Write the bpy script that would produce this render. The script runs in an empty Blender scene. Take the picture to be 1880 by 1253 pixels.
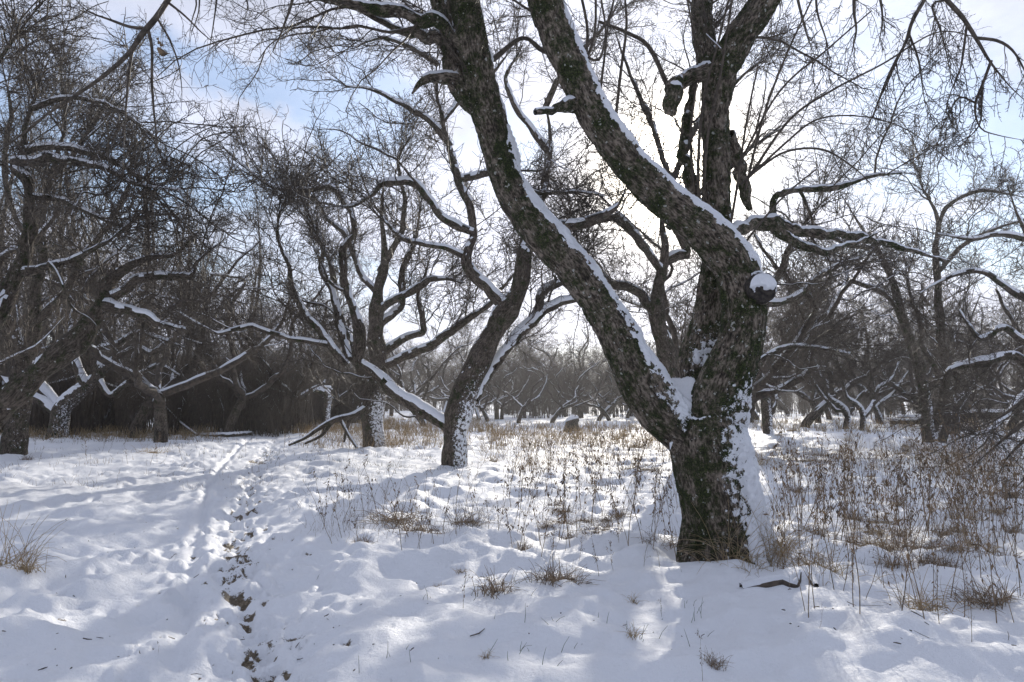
import bpy, math, random
import numpy as np
from mathutils import Vector, Quaternion

# ------------------------------------------------------------------ camera, sky, sun
sc = bpy.context.scene
col = sc.collection
H = 1.38                      # camera height
F = 1410.0                    # focal length in photo pixels (photo 1880 x 1253)
PITCH = math.atan((735 - 626.5) / F)
cam_data = bpy.data.cameras.new('camera')
cam_data.sensor_width = 36.0
cam_data.lens = 36.0 * F / 1880.0
cam_data.clip_start = 0.05
cam_data.clip_end = 2000.0
cam = bpy.data.objects.new('camera', cam_data)
col.objects.link(cam)
cam.location = (0, 0, H)
cam.rotation_euler = (math.pi / 2 + PITCH, 0, 0)
sc.camera = cam

def ray(px, py):
    u = (px - 940.0) / F
    v = (626.5 - py) / F
    cp, sp = math.cos(PITCH), math.sin(PITCH)
    return np.array([u, cp - v * sp, sp + v * cp])

def at(px, py, d):
    r = ray(px, py)
    return np.array([0, 0, H]) + r * (d / r[1])

SUN_PX = (1236, 312)
sd = ray(*SUN_PX)
sd /= np.linalg.norm(sd)
SUN_EL = math.asin(sd[2])
SUN_AZ = math.atan2(sd[0], sd[1])      # clockwise from +Y

sc.view_settings.view_transform = 'Standard'
sc.view_settings.look = 'None'
sc.view_settings.gamma = 1.0
sc.view_settings.use_curve_mapping = False
sc.view_settings.exposure = 1.36
HAZE = 0.0008
sc.cycles.volume_bounces = 0
sc.cycles.max_bounces = 6
sc.cycles.diffuse_bounces = 3
sc.cycles.glossy_bounces = 2
sc.cycles.transparent_max_bounces = 8
sc.cycles.use_denoising = True
sc.cycles.denoiser = 'OPENIMAGEDENOISE'
sc.cycles.denoising_input_passes = 'RGB_ALBEDO_NORMAL'
sc.cycles.denoising_prefilter = 'ACCURATE'
sc.render.film_transparent = False

world = bpy.data.worlds.new('World')
sc.world = world
world.use_nodes = True
wn, wl = world.node_tree.nodes, world.node_tree.links
wn.clear()

def N(tree, typ, **kw):
    n = tree.nodes.new(typ)
    for k, v in kw.items():
        if k.startswith('i_'):
            key = k[2:]
            key = int(key) if key.isdigit() else key.replace('_', ' ')
            n.inputs[key].default_value = v
        else:
            setattr(n, k, v)
    return n

def build_sky():
    t = world.node_tree
    L = t.links.new
    out = N(t, 'ShaderNodeOutputWorld')
    bg = N(t, 'ShaderNodeBackground')
    bg.inputs['Strength'].default_value = 0.1
    sky = N(t, 'ShaderNodeTexSky', sky_type='NISHITA', sun_disc=False)
    sky.sun_elevation = SUN_EL
    sky.sun_rotation = SUN_AZ
    sky.altitude = 100
    sky.air_density = 1.0
    sky.dust_density = 0.1
    sky.ozone_density = 1.5
    co = N(t, 'ShaderNodeTexCoord')
    nrm = N(t, 'ShaderNodeVectorMath', operation='NORMALIZE')
    L(co.outputs['Generated'], nrm.inputs[0])
    sep = N(t, 'ShaderNodeSeparateXYZ')
    L(nrm.outputs[0], sep.inputs[0])
    zc = N(t, 'ShaderNodeMath', operation='MAXIMUM', i_1=0.0)
    L(sep.outputs['Z'], zc.inputs[0])
    za = N(t, 'ShaderNodeMath', operation='ADD', i_1=0.22)
    L(zc.outputs[0], za.inputs[0])
    dx = N(t, 'ShaderNodeMath', operation='DIVIDE')
    dy = N(t, 'ShaderNodeMath', operation='DIVIDE')
    L(sep.outputs['X'], dx.inputs[0]); L(za.outputs[0], dx.inputs[1])
    L(sep.outputs['Y'], dy.inputs[0]); L(za.outputs[0], dy.inputs[1])
    cmb = N(t, 'ShaderNodeCombineXYZ')
    L(dx.outputs[0], cmb.inputs[0]); L(dy.outputs[0], cmb.inputs[1])
    mp = N(t, 'ShaderNodeMapping')
    mp.inputs['Location'].default_value = (3.3, 1.9, 0.4)
    L(cmb.outputs[0], mp.inputs[0])
    n1 = N(t, 'ShaderNodeTexNoise', i_Scale=1.15, i_Detail=9.0, i_Roughness=0.55, i_Distortion=0.35)
    L(mp.outputs[0], n1.inputs['Vector'])
    cr = N(t, 'ShaderNodeMapRange', interpolation_type='SMOOTHSTEP')
    cr.inputs['From Min'].default_value = 0.28
    cr.inputs['From Max'].default_value = 0.50
    # gaps in the cloud
    last = n1.outputs['Fac']
    wob = N(t, 'ShaderNodeTexNoise', i_Scale=5.0, i_Detail=6.0, i_Roughness=0.6)
    L(nrm.outputs[0], wob.inputs['Vector'])
    wsc = N(t, 'ShaderNodeVectorMath', operation='SCALE'); wsc.inputs['Scale'].default_value = 0.22
    wsb = N(t, 'ShaderNodeVectorMath', operation='SUBTRACT'); wsb.inputs[1].default_value = (.5, .5, .5)
    L(wob.outputs['Color'], wsb.inputs[0]); L(wsb.outputs[0], wsc.inputs[0])
    wad = N(t, 'ShaderNodeVectorMath', operation='ADD')
    L(nrm.outputs[0], wad.inputs[0]); L(wsc.outputs[0], wad.inputs[1])
    for (gx_, gy_, rx, rz, st) in [(1790, 230, .15, .07, .30), (650, 210, .10, .12, .28), (470, 175, .16, .035, .30), (60, 130, .16, .16, .22), (1850, 450, .10, .05, .24), (1290, 150, .10, .05, .15), (350, 420, .2, .1, .16), (950, 260, .06, .06, .2)]:
        g = ray(gx_, gy_); g = g / np.linalg.norm(g)
        sb_ = N(t, 'ShaderNodeVectorMath', operation='SUBTRACT'); sb_.inputs[1].default_value = tuple(g)
        L(wad.outputs[0], sb_.inputs[0])
        dv = N(t, 'ShaderNodeVectorMath', operation='DIVIDE'); dv.inputs[1].default_value = (rx, rx * 1.5, rz)
        L(sb_.outputs[0], dv.inputs[0])
        ln = N(t, 'ShaderNodeVectorMath', operation='LENGTH'); L(dv.outputs[0], ln.inputs[0])
        fr = N(t, 'ShaderNodeMapRange', interpolation_type='SMOOTHSTEP')
        fr.inputs['From Min'].default_value = 1.25; fr.inputs['From Max'].default_value = 0.2
        fr.inputs['To Min'].default_value = 0.0; fr.inputs['To Max'].default_value = st * .8
        L(ln.outputs['Value'], fr.inputs['Value'])
        su = N(t, 'ShaderNodeMath', operation='SUBTRACT')
        L(last, su.inputs[0]); L(fr.outputs[0], su.inputs[1])
        last = su.outputs[0]
    L(last, cr.inputs['Value'])
    # angle to the sun
    dot = N(t, 'ShaderNodeVectorMath', operation='DOT_PRODUCT')
    L(nrm.outputs[0], dot.inputs[0])
    dot.inputs[1].default_value = tuple(sd)
    ds = N(t, 'ShaderNodeMapRange')
    ds.inputs['From Min'].default_value = -1
    ds.inputs['From Max'].default_value = 1
    L(dot.outputs['Value'], ds.inputs['Value'])
    pw = N(t, 'ShaderNodeMath', operation='POWER', i_1=9.0)
    L(ds.outputs[0], pw.inputs[0])
    ml = N(t, 'ShaderNodeMath', operation='MULTIPLY_ADD', i_1=CL_NEAR, i_2=CL_BASE)
    L(pw.outputs[0], ml.inputs[0])
    # cloud tone: thin parts bright, thick parts greyer
    n2 = N(t, 'ShaderNodeTexNoise', i_Scale=2.6, i_Detail=7.0, i_Roughness=0.6)
    L(mp.outputs[0], n2.inputs['Vector'])
    sh = N(t, 'ShaderNodeMapRange')
    sh.inputs['From Min'].default_value = 0.3
    sh.inputs['From Max'].default_value = 0.7
    sh.inputs['To Min'].default_value = 0.66
    sh.inputs['To Max'].default_value = 1.15
    L(n2.outputs['Fac'], sh.inputs['Value'])
    cm = N(t, 'ShaderNodeMath', operation='MULTIPLY')
    L(ml.outputs[0], cm.inputs[0]); L(sh.outputs[0], cm.inputs[1])
    cc = N(t, 'ShaderNodeVectorMath', operation='SCALE')
    cc.inputs[0].default_value = (8.85, 9.45, 11.6)
    L(cm.outputs[0], cc.inputs['Scale'])
    skb = N(t, 'ShaderNodeVectorMath', operation='MULTIPLY')
    skb.inputs[1].default_value = (SKYK*1.0, SKYK, SKYK * 1.06)
    L(sky.outputs[0], skb.inputs[0])
    # thin veil in the blue too
    veil = N(t, 'ShaderNodeMath', operation='MULTIPLY_ADD', i_1=0.66, i_2=0.34)
    L(cr.outputs[0], veil.inputs[0])
    mix = N(t, 'ShaderNodeMix', data_type='RGBA')
    hz = N(t, 'ShaderNodeMapRange', interpolation_type='SMOOTHSTEP')
    hz.inputs['From Min'].default_value = 0.0
    hz.inputs['From Max'].default_value = 0.22
    hz.inputs['To Min'].default_value = 0.75
    hz.inputs['To Max'].default_value = 0.0
    L(sep.outputs['Z'], hz.inputs['Value'])
    vm = N(t, 'ShaderNodeMath', operation='MAXIMUM')
    L(veil.outputs[0], vm.inputs[0]); L(hz.outputs[0], vm.inputs[1])
    L(vm.outputs[0], mix.inputs[0])
    L(skb.outputs[0], mix.inputs[6]); L(cc.outputs[0], mix.inputs[7])
    # bright aureole of the sun seen through thin cloud
    p2 = N(t, 'ShaderNodeMath', operation='POWER', i_1=420.0)
    dm = N(t, 'ShaderNodeMath', operation='MAXIMUM', i_1=0.0)
    L(dot.outputs['Value'], dm.inputs[0]); L(dm.outputs[0], p2.inputs[0])
    p3 = N(t, 'ShaderNodeMath', operation='POWER', i_1=26.0)
    L(dm.outputs[0], p3.inputs[0])
    g1 = N(t, 'ShaderNodeVectorMath', operation='SCALE')
    g1.inputs[0].default_value = (60, 54, 44)
    L(p2.outputs[0], g1.inputs['Scale'])
    g2 = N(t, 'ShaderNodeVectorMath', operation='SCALE')
    g2.inputs[0].default_value = (1.3, 1.1, 0.8)
    L(p3.outputs[0], g2.inputs['Scale'])
    a1 = N(t, 'ShaderNodeVectorMath', operation='ADD')
    a2 = N(t, 'ShaderNodeVectorMath', operation='ADD')
    L(mix.outputs[2], a1.inputs[0]); L(g1.outputs[0], a1.inputs[1])
    L(a1.outputs[0], a2.inputs[0]); L(g2.outputs[0], a2.inputs[1])
    L(a2.outputs[0], bg.inputs['Color'])
    L(bg.outputs[0], out.inputs['Surface'])

CL_NEAR, CL_BASE, SKYK = 0.17, 0.275, 0.62
build_sky()

sun_data = bpy.data.lights.new('sun', 'SUN')
sun_data.energy = 2.0
sun_data.angle = math.radians(0.5)
sun_data.color = (1.0, 0.93, 0.82)
sun = bpy.data.objects.new('sun', sun_data)
col.objects.link(sun)
sun.location = (6, 30, 12)
sun.rotation_euler = (math.pi / 2 - SUN_EL, 0, math.pi - SUN_AZ)

# ------------------------------------------------------------------ noise
def _h(ix, iy, iz, seed):
    h = (ix.astype(np.int64) * 374761393 + iy.astype(np.int64) * 668265263
         + iz.astype(np.int64) * 2147483647 + seed * 974634777) & 0xFFFFFFFF
    h = ((h ^ (h >> 13)) * 1274126177) & 0xFFFFFFFF
    h = ((h ^ (h >> 15)) * 2246822519) & 0xFFFFFFFF
    return ((h ^ (h >> 16)) & 0xFFFFFF) / float(0xFFFFFF)

def n2d(x, y, seed=0):
    ix, iy = np.floor(x), np.floor(y)
    fx, fy = x - ix, y - iy
    fx = fx * fx * fx * (fx * (fx * 6 - 15) + 10); fy = fy * fy * fy * (fy * (fy * 6 - 15) + 10)
    z = np.zeros_like(ix)
    a = _h(ix, iy, z, seed); b = _h(ix + 1, iy, z, seed)
    c = _h(ix, iy + 1, z, seed); d = _h(ix + 1, iy + 1, z, seed)
    return ((a * (1 - fx) + b * fx) * (1 - fy) + (c * (1 - fx) + d * fx) * fy) * 2 - 1

def fbm2(x, y, seed=0, oct=4, gain=0.5):
    s, a, t = 0, 1.0, 0
    ca, sa = 0.8, 0.6
    for k in range(oct):
        s = s + a * n2d(x, y, seed + k); t += a
        x, y = (x * ca - y * sa) * 2.03 + 11.3, (x * sa + y * ca) * 2.03 - 7.1
        a *= gain
    return s / t

def n3d(p, seed=0):
    i = np.floor(p); f = p - i
    f = f * f * (3 - 2 * f)
    r = 0
    for dx in (0, 1):
        wx = f[:, 0] if dx else 1 - f[:, 0]
        for dy in (0, 1):
            wy = f[:, 1] if dy else 1 - f[:, 1]
            for dz in (0, 1):
                wz = f[:, 2] if dz else 1 - f[:, 2]
                r = r + wx * wy * wz * _h(i[:, 0] + dx, i[:, 1] + dy, i[:, 2] + dz, seed)
    return r * 2 - 1

ROT3 = np.array([[0.36, 0.48, -0.80], [-0.80, 0.60, 0.0], [0.48, 0.64, 0.60]])
def fbm3(p, seed=0, oct=3):
    s, a, t = 0, 1.0, 0
    p = p @ ROT3
    for k in range(oct):
        s = s + a * n3d(p, seed + k); t += a
        p = (p @ ROT3) * 2.07 + 3.7; a *= 0.5
    return s / t

def sstep(a, b, x):
    t = np.clip((x - a) / (b - a), 0, 1)
    return t * t * (3 - 2 * t)

# ------------------------------------------------------------------ materials
def new_mat(name):
    m = bpy.data.materials.new(name)
    m.use_nodes = True
    t = m.node_tree
    t.nodes.clear()
    out = N(t, 'ShaderNodeOutputMaterial')
    b = N(t, 'ShaderNodeBsdfPrincipled')
    t.links.new(b.outputs[0], out.inputs[0])
    return m, t, b

def ramp(t, stops):
    r = N(t, 'ShaderNodeValToRGB')
    e = r.color_ramp.elements
    e[0].position, e[0].color = stops[0][0], (*stops[0][1], 1)
    e[1].position, e[1].color = stops[-1][0], (*stops[-1][1], 1)
    for p, c in stops[1:-1]:
        n = e.new(p); n.color = (*c, 1)
    return r

def mat_snow(ground=False):
    m, t, b = new_mat('snow_ground' if ground else 'snow')
    L = t.links.new
    co = N(t, 'ShaderNodeTexCoord')
    n1 = N(t, 'ShaderNodeTexNoise', i_Scale=140.0, i_Detail=3.0, i_Roughness=0.7)
    n2 = N(t, 'ShaderNodeTexNoise', i_Scale=20.0, i_Detail=6.0, i_Roughness=0.7)
    L(co.outputs['Object'], n1.inputs['Vector']); L(co.outputs['Object'], n2.inputs['Vector'])
    b1 = N(t, 'ShaderNodeBump', i_Strength=0.5, i_Distance=0.008)
    b2 = N(t, 'ShaderNodeBump', i_Strength=0.75, i_Distance=0.03)
    L(n1.outputs['Fac'], b1.inputs['Height']); L(n2.outputs['Fac'], b2.inputs['Height'])
    L(b1.outputs[0], b2.inputs['Normal'])
    L(b2.outputs[0], b.inputs['Normal'])
    b.inputs['Roughness'].default_value = 0.62
    b.inputs['Specular IOR Level'].default_value = 0.35
    if not ground:
        b.inputs['Base Color'].default_value = (0.84, 0.86, 0.9, 1)
        return m
    at_ = N(t, 'ShaderNodeAttribute', attribute_name='bare')
    # sparse half-buried litter: small dry bits showing through thin snow
    n3 = N(t, 'ShaderNodeTexNoise', i_Scale=42.0, i_Detail=6.0, i_Roughness=0.75)
    L(co.outputs['Object'], n3.inputs['Vector'])
    ad = N(t, 'ShaderNodeMath', operation='MULTIPLY_ADD', i_1=1.9, i_2=-1.02)
    L(n3.outputs['Fac'], ad.inputs[0])
    ad2 = N(t, 'ShaderNodeMath', operation='ADD')
    L(at_.outputs['Fac'], ad2.inputs[0]); L(ad.outputs[0], ad2.inputs[1])
    mr = N(t, 'ShaderNodeMapRange', interpolation_type='SMOOTHSTEP')
    mr.inputs['From Min'].default_value = 0.40
    mr.inputs['From Max'].default_value = 0.62
    L(ad2.outputs[0], mr.inputs['Value'])
    n4 = N(t, 'ShaderNodeTexNoise', i_Scale=60.0, i_Detail=6.0, i_Roughness=0.75)
    L(co.outputs['Object'], n4.inputs['Vector'])
    rm = ramp(t, [(0.3, (0.03, 0.022, 0.014)), (0.48, (0.10, 0.075, 0.048)), (0.58, (0.22, 0.17, 0.11)), (0.72, (0.42, 0.36, 0.27))])
    L(n4.outputs['Fac'], rm.inputs[0])
    mx = N(t, 'ShaderNodeMix', data_type='RGBA')
    L(mr.outputs[0], mx.inputs[0])
    mx.inputs[6].default_value = (0.84, 0.86, 0.9, 1)
    L(rm.outputs[0], mx.inputs[7])
    L(mx.outputs[2], b.inputs['Base Color'])
    return m

def mat_bark(name, dark, mid, light, moss=0.5, lichen=0.4, scale=1.0):
    m, t, b = new_mat(name)
    L = t.links.new
    at_ = N(t, 'ShaderNodeAttribute', attribute_name='bk')
    oc = N(t, 'ShaderNodeTexCoord')
    mp = N(t, 'ShaderNodeMapping')
    mp.inputs['Scale'].default_value = (1, 1, 0.4)
    L(at_.outputs['Vector'], mp.inputs[0])
    n1 = N(t, 'ShaderNodeTexNoise', i_Scale=24.0 * scale, i_Detail=8.0, i_Roughness=0.7, i_Distortion=0.8)
    L(mp.outputs[0], n1.inputs['Vector'])
    v1 = N(t, 'ShaderNodeTexVoronoi', feature='F1', i_Scale=60.0 * scale)
    L(mp.outputs[0], v1.inputs['Vector'])
    md = N(t, 'ShaderNodeMath', operation='MULTIPLY_ADD', i_1=0.3)
    L(v1.outputs['Distance'], md.inputs[0]); L(n1.outputs['Fac'], md.inputs[2])
    n7 = N(t, 'ShaderNodeTexNoise', i_Scale=5.5 * scale, i_Detail=5.0, i_Roughness=0.65)
    L(oc.outputs['Object'], n7.inputs['Vector'])
    n8 = N(t, 'ShaderNodeTexNoise', i_Scale=85.0 * scale, i_Detail=4.0, i_Roughness=0.7)
    L(mp.outputs[0], n8.inputs['Vector'])
    m7 = N(t, 'ShaderNodeMath', operation='MULTIPLY_ADD', i_1=0.42)
    L(n7.outputs['Fac'], m7.inputs[0]); L(md.outputs[0], m7.inputs[2])
    m8 = N(t, 'ShaderNodeMath', operation='MULTIPLY_ADD', i_1=0.45)
    L(n8.outputs['Fac'], m8.inputs[0]); L(m7.outputs[0], m8.inputs[2])
    r = ramp(t, [(0.80, dark), (0.99, mid), (1.0, light)])
    s1 = N(t, 'ShaderNodeMath', operation='SUBTRACT', i_1=0.40)
    L(m8.outputs[0], s1.inputs[0])
    r.color_ramp.elements[0].position = 0.44; r.color_ramp.elements[1].position = 0.62; r.color_ramp.elements[2].position = 0.84
    L(s1.outputs[0], r.inputs[0])
    # plates of a lighter grey
    n5 = N(t, 'ShaderNodeTexNoise', i_Scale=9.0 * scale, i_Detail=4.0, i_Roughness=0.6)
    L(oc.outputs['Object'], n5.inputs['Vector'])
    # moss
    n2 = N(t, 'ShaderNodeTexNoise', i_Scale=4.6 * scale, i_Detail=10.0, i_Roughness=0.82)
    L(oc.outputs['Object'], n2.inputs['Vector'])
    ms = N(t, 'ShaderNodeMapRange', interpolation_type='SMOOTHSTEP')
    ms.inputs['From Min'].default_value = 0.585 - 0.2 * moss
    ms.inputs['From Max'].default_value = 0.72 - 0.2 * moss
    L(n2.outputs['Fac'], ms.inputs['Value'])
    n6 = N(t, 'ShaderNodeTexNoise', i_Scale=90.0 * scale, i_Detail=3.0)
    L(oc.outputs['Object'], n6.inputs['Vector'])
    mr = ramp(t, [(0.35, (0.010, 0.012, 0.005)), (0.55, (0.032, 0.042, 0.013)), (0.75, (0.09, 0.12, 0.03))])
    L(n6.outputs['Fac'], mr.inputs[0])
    mx = N(t, 'ShaderNodeMix', data_type='RGBA')
    L(ms.outputs[0], mx.inputs[0]); L(r.outputs[0], mx.inputs[6]); L(mr.outputs[0], mx.inputs[7])
    # lichen
    n3 = N(t, 'ShaderNodeTexNoise', i_Scale=24.0 * scale, i_Detail=3.0, i_Roughness=0.55)
    L(oc.outputs['Object'], n3.inputs['Vector'])
    li = N(t, 'ShaderNodeMapRange', interpolation_type='SMOOTHSTEP')
    li.inputs['From Min'].default_value = 0.70 - 0.08 * lichen
    li.inputs['From Max'].default_value = 0.73 - 0.08 * lichen
    L(n3.outputs['Fac'], li.inputs['Value'])
    mx2 = N(t, 'ShaderNodeMix', data_type='RGBA')
    L(li.outputs[0], mx2.inputs[0]); L(mx.outputs[2], mx2.inputs[6])
    mx2.inputs[7].default_value = (0.42, 0.42, 0.38, 1)
    # wind-driven snow stuck in the bark
    fa = N(t, 'ShaderNodeAttribute', attribute_name='frost')
    n9 = N(t, 'ShaderNodeTexNoise', i_Scale=17.0, i_Detail=7.0, i_Roughness=0.72)
    L(oc.outputs['Object'], n9.inputs['Vector'])
    f1_ = N(t, 'ShaderNodeMath', operation='MULTIPLY_ADD', i_1=3.4, i_2=-1.72)
    L(n9.outputs['Fac'], f1_.inputs[0])
    f2_ = N(t, 'ShaderNodeMath', operation='ADD')
    L(fa.outputs['Fac'], f2_.inputs[0]); L(f1_.outputs[0], f2_.inputs[1])
    f3_ = N(t, 'ShaderNodeMapRange', interpolation_type='SMOOTHSTEP')
    f3_.inputs['From Min'].default_value = 0.56; f3_.inputs['From Max'].default_value = 0.66
    L(f2_.outputs[0], f3_.inputs['Value'])
    mx3 = N(t, 'ShaderNodeMix', data_type='RGBA')
    L(f3_.outputs[0], mx3.inputs[0]); L(mx2.outputs[2], mx3.inputs[6])
    mx3.inputs[7].default_value = (0.84, 0.86, 0.9, 1)
    L(mx3.outputs[2], b.inputs['Base Color'])
    bp = N(t, 'ShaderNodeBump', i_Strength=1.0, i_Distance=0.035 / scale)
    L(md.outputs[0], bp.inputs['Height'])
    bp2 = N(t, 'ShaderNodeBump', i_Strength=0.5, i_Distance=0.01)
    L(n6.outputs['Fac'], bp2.inputs['Height']); L(bp.outputs[0], bp2.inputs['Normal'])
    L(bp2.outputs[0], b.inputs['Normal'])
    b.inputs['Roughness'].default_value = 0.85
    b.inputs['Specular IOR Level'].default_value = 0.25
    return m

def mat_plain(name, c1, c2, scale=8.0, rough=0.75, trans=0.0):
    m, t, b = new_mat(name)
    L = t.links.new
    oc = N(t, 'ShaderNodeTexCoord')
    n = N(t, 'ShaderNodeTexNoise', i_Scale=scale, i_Detail=3.0)
    L(oc.outputs['Object'], n.inputs['Vector'])
    r = ramp(t, [(0.35, c1), (0.65, c2)])
    L(n.outputs['Fac'], r.inputs[0])
    L(r.outputs[0], b.inputs['Base Color'])
    b.inputs['Roughness'].default_value = rough
    b.inputs['Specular IOR Level'].default_value = 0.3
    if trans:
        tr = N(t, 'ShaderNodeBsdfTranslucent')
        L(r.outputs[0], tr.inputs[0])
        ms = N(t, 'ShaderNodeMixShader'); ms.inputs[0].default_value = trans
        L(b.outputs[0], ms.inputs[1]); L(tr.outputs[0], ms.inputs[2])
        L(ms.outputs[0], [x for x in t.nodes if x.type == 'OUTPUT_MATERIAL'][0].inputs[0])
    return m

M_SNOWG = mat_snow(True)
M_SNOW = mat_snow(False)
M_BARK = mat_bark('bark_old_apple', (0.011, 0.009, 0.006), (0.068, 0.054, 0.041), (0.30, 0.25, 0.20), moss=0.74, lichen=0.6)
M_BARK2 = mat_bark('bark_apple', (0.014, 0.011, 0.008), (0.065, 0.051, 0.039), (0.17, 0.14, 0.113), moss=0.5, lichen=0.2, scale=0.8)
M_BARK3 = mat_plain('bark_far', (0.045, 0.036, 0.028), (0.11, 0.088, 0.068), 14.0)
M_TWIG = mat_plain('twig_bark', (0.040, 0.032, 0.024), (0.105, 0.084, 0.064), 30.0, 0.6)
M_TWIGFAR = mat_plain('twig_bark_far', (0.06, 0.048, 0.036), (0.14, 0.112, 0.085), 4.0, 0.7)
M_WEED = mat_plain('weed_stem', (0.10, 0.070, 0.045), (0.36, 0.27, 0.18), 20.0, 0.7)
M_LEAF = mat_plain('dead_leaf', (0.06, 0.042, 0.028), (0.27, 0.195, 0.125), 25.0, 0.7, 0.3)
M_GRASS = mat_plain('dry_grass', (0.32, 0.24, 0.13), (0.62, 0.50, 0.33), 15.0, 0.7, 0.5)
M_GREEN = mat_plain('green_grass', (0.04, 0.06, 0.015), (0.12, 0.15, 0.05), 15.0, 0.6, 0.35)
M_CUT = mat_plain('weathered_cut_wood', (0.012, 0.010, 0.009), (0.06, 0.05, 0.042), 30.0, 0.85)

# ------------------------------------------------------------------ mesh helpers
def make_mesh(name, V, Fc, mat, bk=None, smooth=True, attrs=None):
    V = np.asarray(V, np.float32); Fc = np.asarray(Fc, np.int32)
    me = bpy.data.meshes.new(name)
    nf, k = Fc.shape
    me.vertices.add(len(V)); me.vertices.foreach_set('co', V.ravel())
    me.loops.add(nf * k); me.loops.foreach_set('vertex_index', Fc.ravel())
    me.polygons.add(nf)
    me.polygons.foreach_set('loop_start', np.arange(0, nf * k, k, dtype=np.int32))
    me.polygons.foreach_set('use_smooth', np.full(nf, smooth))
    me.update(calc_edges=True)
    if bk is not None:
        a = me.attributes.new('bk', 'FLOAT_VECTOR', 'POINT')
        a.data.foreach_set('vector', np.asarray(bk, np.float32).ravel())
    if attrs:
        for n, v in attrs.items():
            a = me.attributes.new(n, 'FLOAT', 'POINT')
            a.data.foreach_set('value', np.asarray(v, np.float32))
    me.materials.append(mat)
    return me

def link(name, me, parent=None, loc=None):
    o = bpy.data.objects.new(name, me)
    col.objects.link(o)
    if parent is not None:
        o.parent = parent
    if loc is not None:
        o.location = loc
    return o

def thing(name, label, cat, loc, group=None, rz=0.0, scale=1.0):
    o = bpy.data.objects.new(name, None)
    o.empty_display_size = 0.1
    col.objects.link(o)
    o.location = loc; o.rotation_euler = (0, 0, rz); o.scale = (scale,) * 3
    o['label'] = label; o['category'] = cat
    if group: o['group'] = group
    return o

def tag(o, label, cat, group=None):
    o['label'] = label; o['category'] = cat
    if group: o['group'] = group
    return o

def third(v, a, b, w):
    return w[min(2, max(0, int((v - a) / (b - a) * 3)))]

def nz(v):
    return v / np.maximum(np.linalg.norm(v, axis=-1, keepdims=True), 1e-9)

def tubes(P, R, S, cap=False, bump=0.0, seed=1):
    """P [N,K,3], R [N,K] -> verts, quads, bk, normals"""
    n, k, _ = P.shape
    T = np.empty_like(P)
    T[:, 1:-1] = P[:, 2:] - P[:, :-2]
    T[:, 0] = P[:, 1] - P[:, 0]; T[:, -1] = P[:, -1] - P[:, -2]
    T = nz(T)
    mt = nz(P[:, -1] - P[:, 0])
    ref = np.where(np.abs(mt[:, 2:3]) < 0.75, np.array([[0, 0, 1.0]]), np.array([[0.15, 1.0, 0.0]]))
    U = nz(ref[:, None, :] - (ref[:, None, :] * T).sum(-1, keepdims=True) * T)
    W = np.cross(T, U)
    th = np.arange(S) * 2 * math.pi / S
    nrm = U[:, :, None, :] * np.cos(th)[None, None, :, None] + W[:, :, None, :] * np.sin(th)[None, None, :, None]
    rr = R[:, :, None]
    seg = np.zeros((n, k)); seg[:, 1:] = np.cumsum(np.linalg.norm(P[:, 1:] - P[:, :-1], axis=-1), axis=1)
    bk = np.empty((n, k, S, 3))
    bk[..., 0] = rr * np.cos(th); bk[..., 1] = rr * np.sin(th); bk[..., 2] = seg[:, :, None]
    if bump > 0:
        q = bk.reshape(-1, 3) * np.array([9, 9, 4.0]) / max(R.max(), 0.02) * 0.12
        f = fbm3(q + seed * 3.1, seed, 3).reshape(n, k, S)
        rr = rr * (1 + bump * f)
    V = P[:, :, None, :] + nrm * rr[..., None]
    V = V.reshape(-1, 3)
    base = (np.arange(n) * k * S)[:, None, None]
    i = np.arange(k - 1)[None, :, None] * S
    j = np.arange(S)[None, None, :]
    j2 = (j + 1) % S
    q = np.stack(np.broadcast_arrays(base + i + j, base + i + j2, base + i + S + j2, base + i + S + j), -1).reshape(-1, 4)
    return V, q, bk.reshape(-1, 3), nrm.reshape(-1, 3)

def resample(pts, step):
    """Catmull-Rom through pts [[x,y,z,r],...] resampled at step metres"""
    p = np.asarray(pts, float)
    if len(p) == 2:
        m = (p[0] + p[1]) / 2
        p = np.array([p[0], m, p[1]])
    q = np.vstack([2 * p[0] - p[1], p, 2 * p[-1] - p[-2]])
    out = []
    for i in range(1, len(q) - 2):
        L = np.linalg.norm(q[i + 1, :3] - q[i, :3])
        n = max(2, int(L / step))
        t = (np.arange(n) / n)[:, None]
        a, b, c, d = q[i - 1], q[i], q[i + 1], q[i + 2]
        out.append(0.5 * ((2 * b) + (c - a) * t + (2 * a - 5 * b + 4 * c - d) * t * t + (3 * b - a - 3 * c + d) * t ** 3))
    out.append(p[-1:])
    o = np.vstack(out)
    o[:, 3] = np.maximum(o[:, 3], 0.002)
    return o

def gnarl(pl, seed, amp=0.7, lam=0.32):
    pl = pl.copy()
    q = np.concatenate([[0], np.cumsum(np.linalg.norm(np.diff(pl[:, :3], axis=0), axis=1))])
    fade = np.clip(q / (lam * 1.5), 0, 1)
    r = pl[:, 3].copy()
    for c in range(3):
        o = n2d(q / lam + seed * 1.7, q * 0 + c * 5.3, seed) + 0.5 * n2d(q / (lam * .45) + seed, q * 0 + c * 3.1, seed + 7)
        pl[:, c] += o * np.minimum(r, .06) * amp * fade
    k = n2d(q / (lam * .4), q * 0 + .5, seed + 13)
    pl[:, 3] *= 1 + 0.16 * n2d(q / lam, q * 0, seed + 11) + 0.28 * np.clip(k - .45, 0, 1)
    return pl

def tip(pl, k=0.25, a=0.55):
    s = np.linspace(0, 1, len(pl))
    pl = pl.copy(); pl[:, 3] *= 1 - (1 - k) * np.clip((s - a) / (1 - a), 0, 1) ** 1.2
    return pl

SNOWDIR = nz(np.array([0.22, -0.28, 0.92]))

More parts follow.
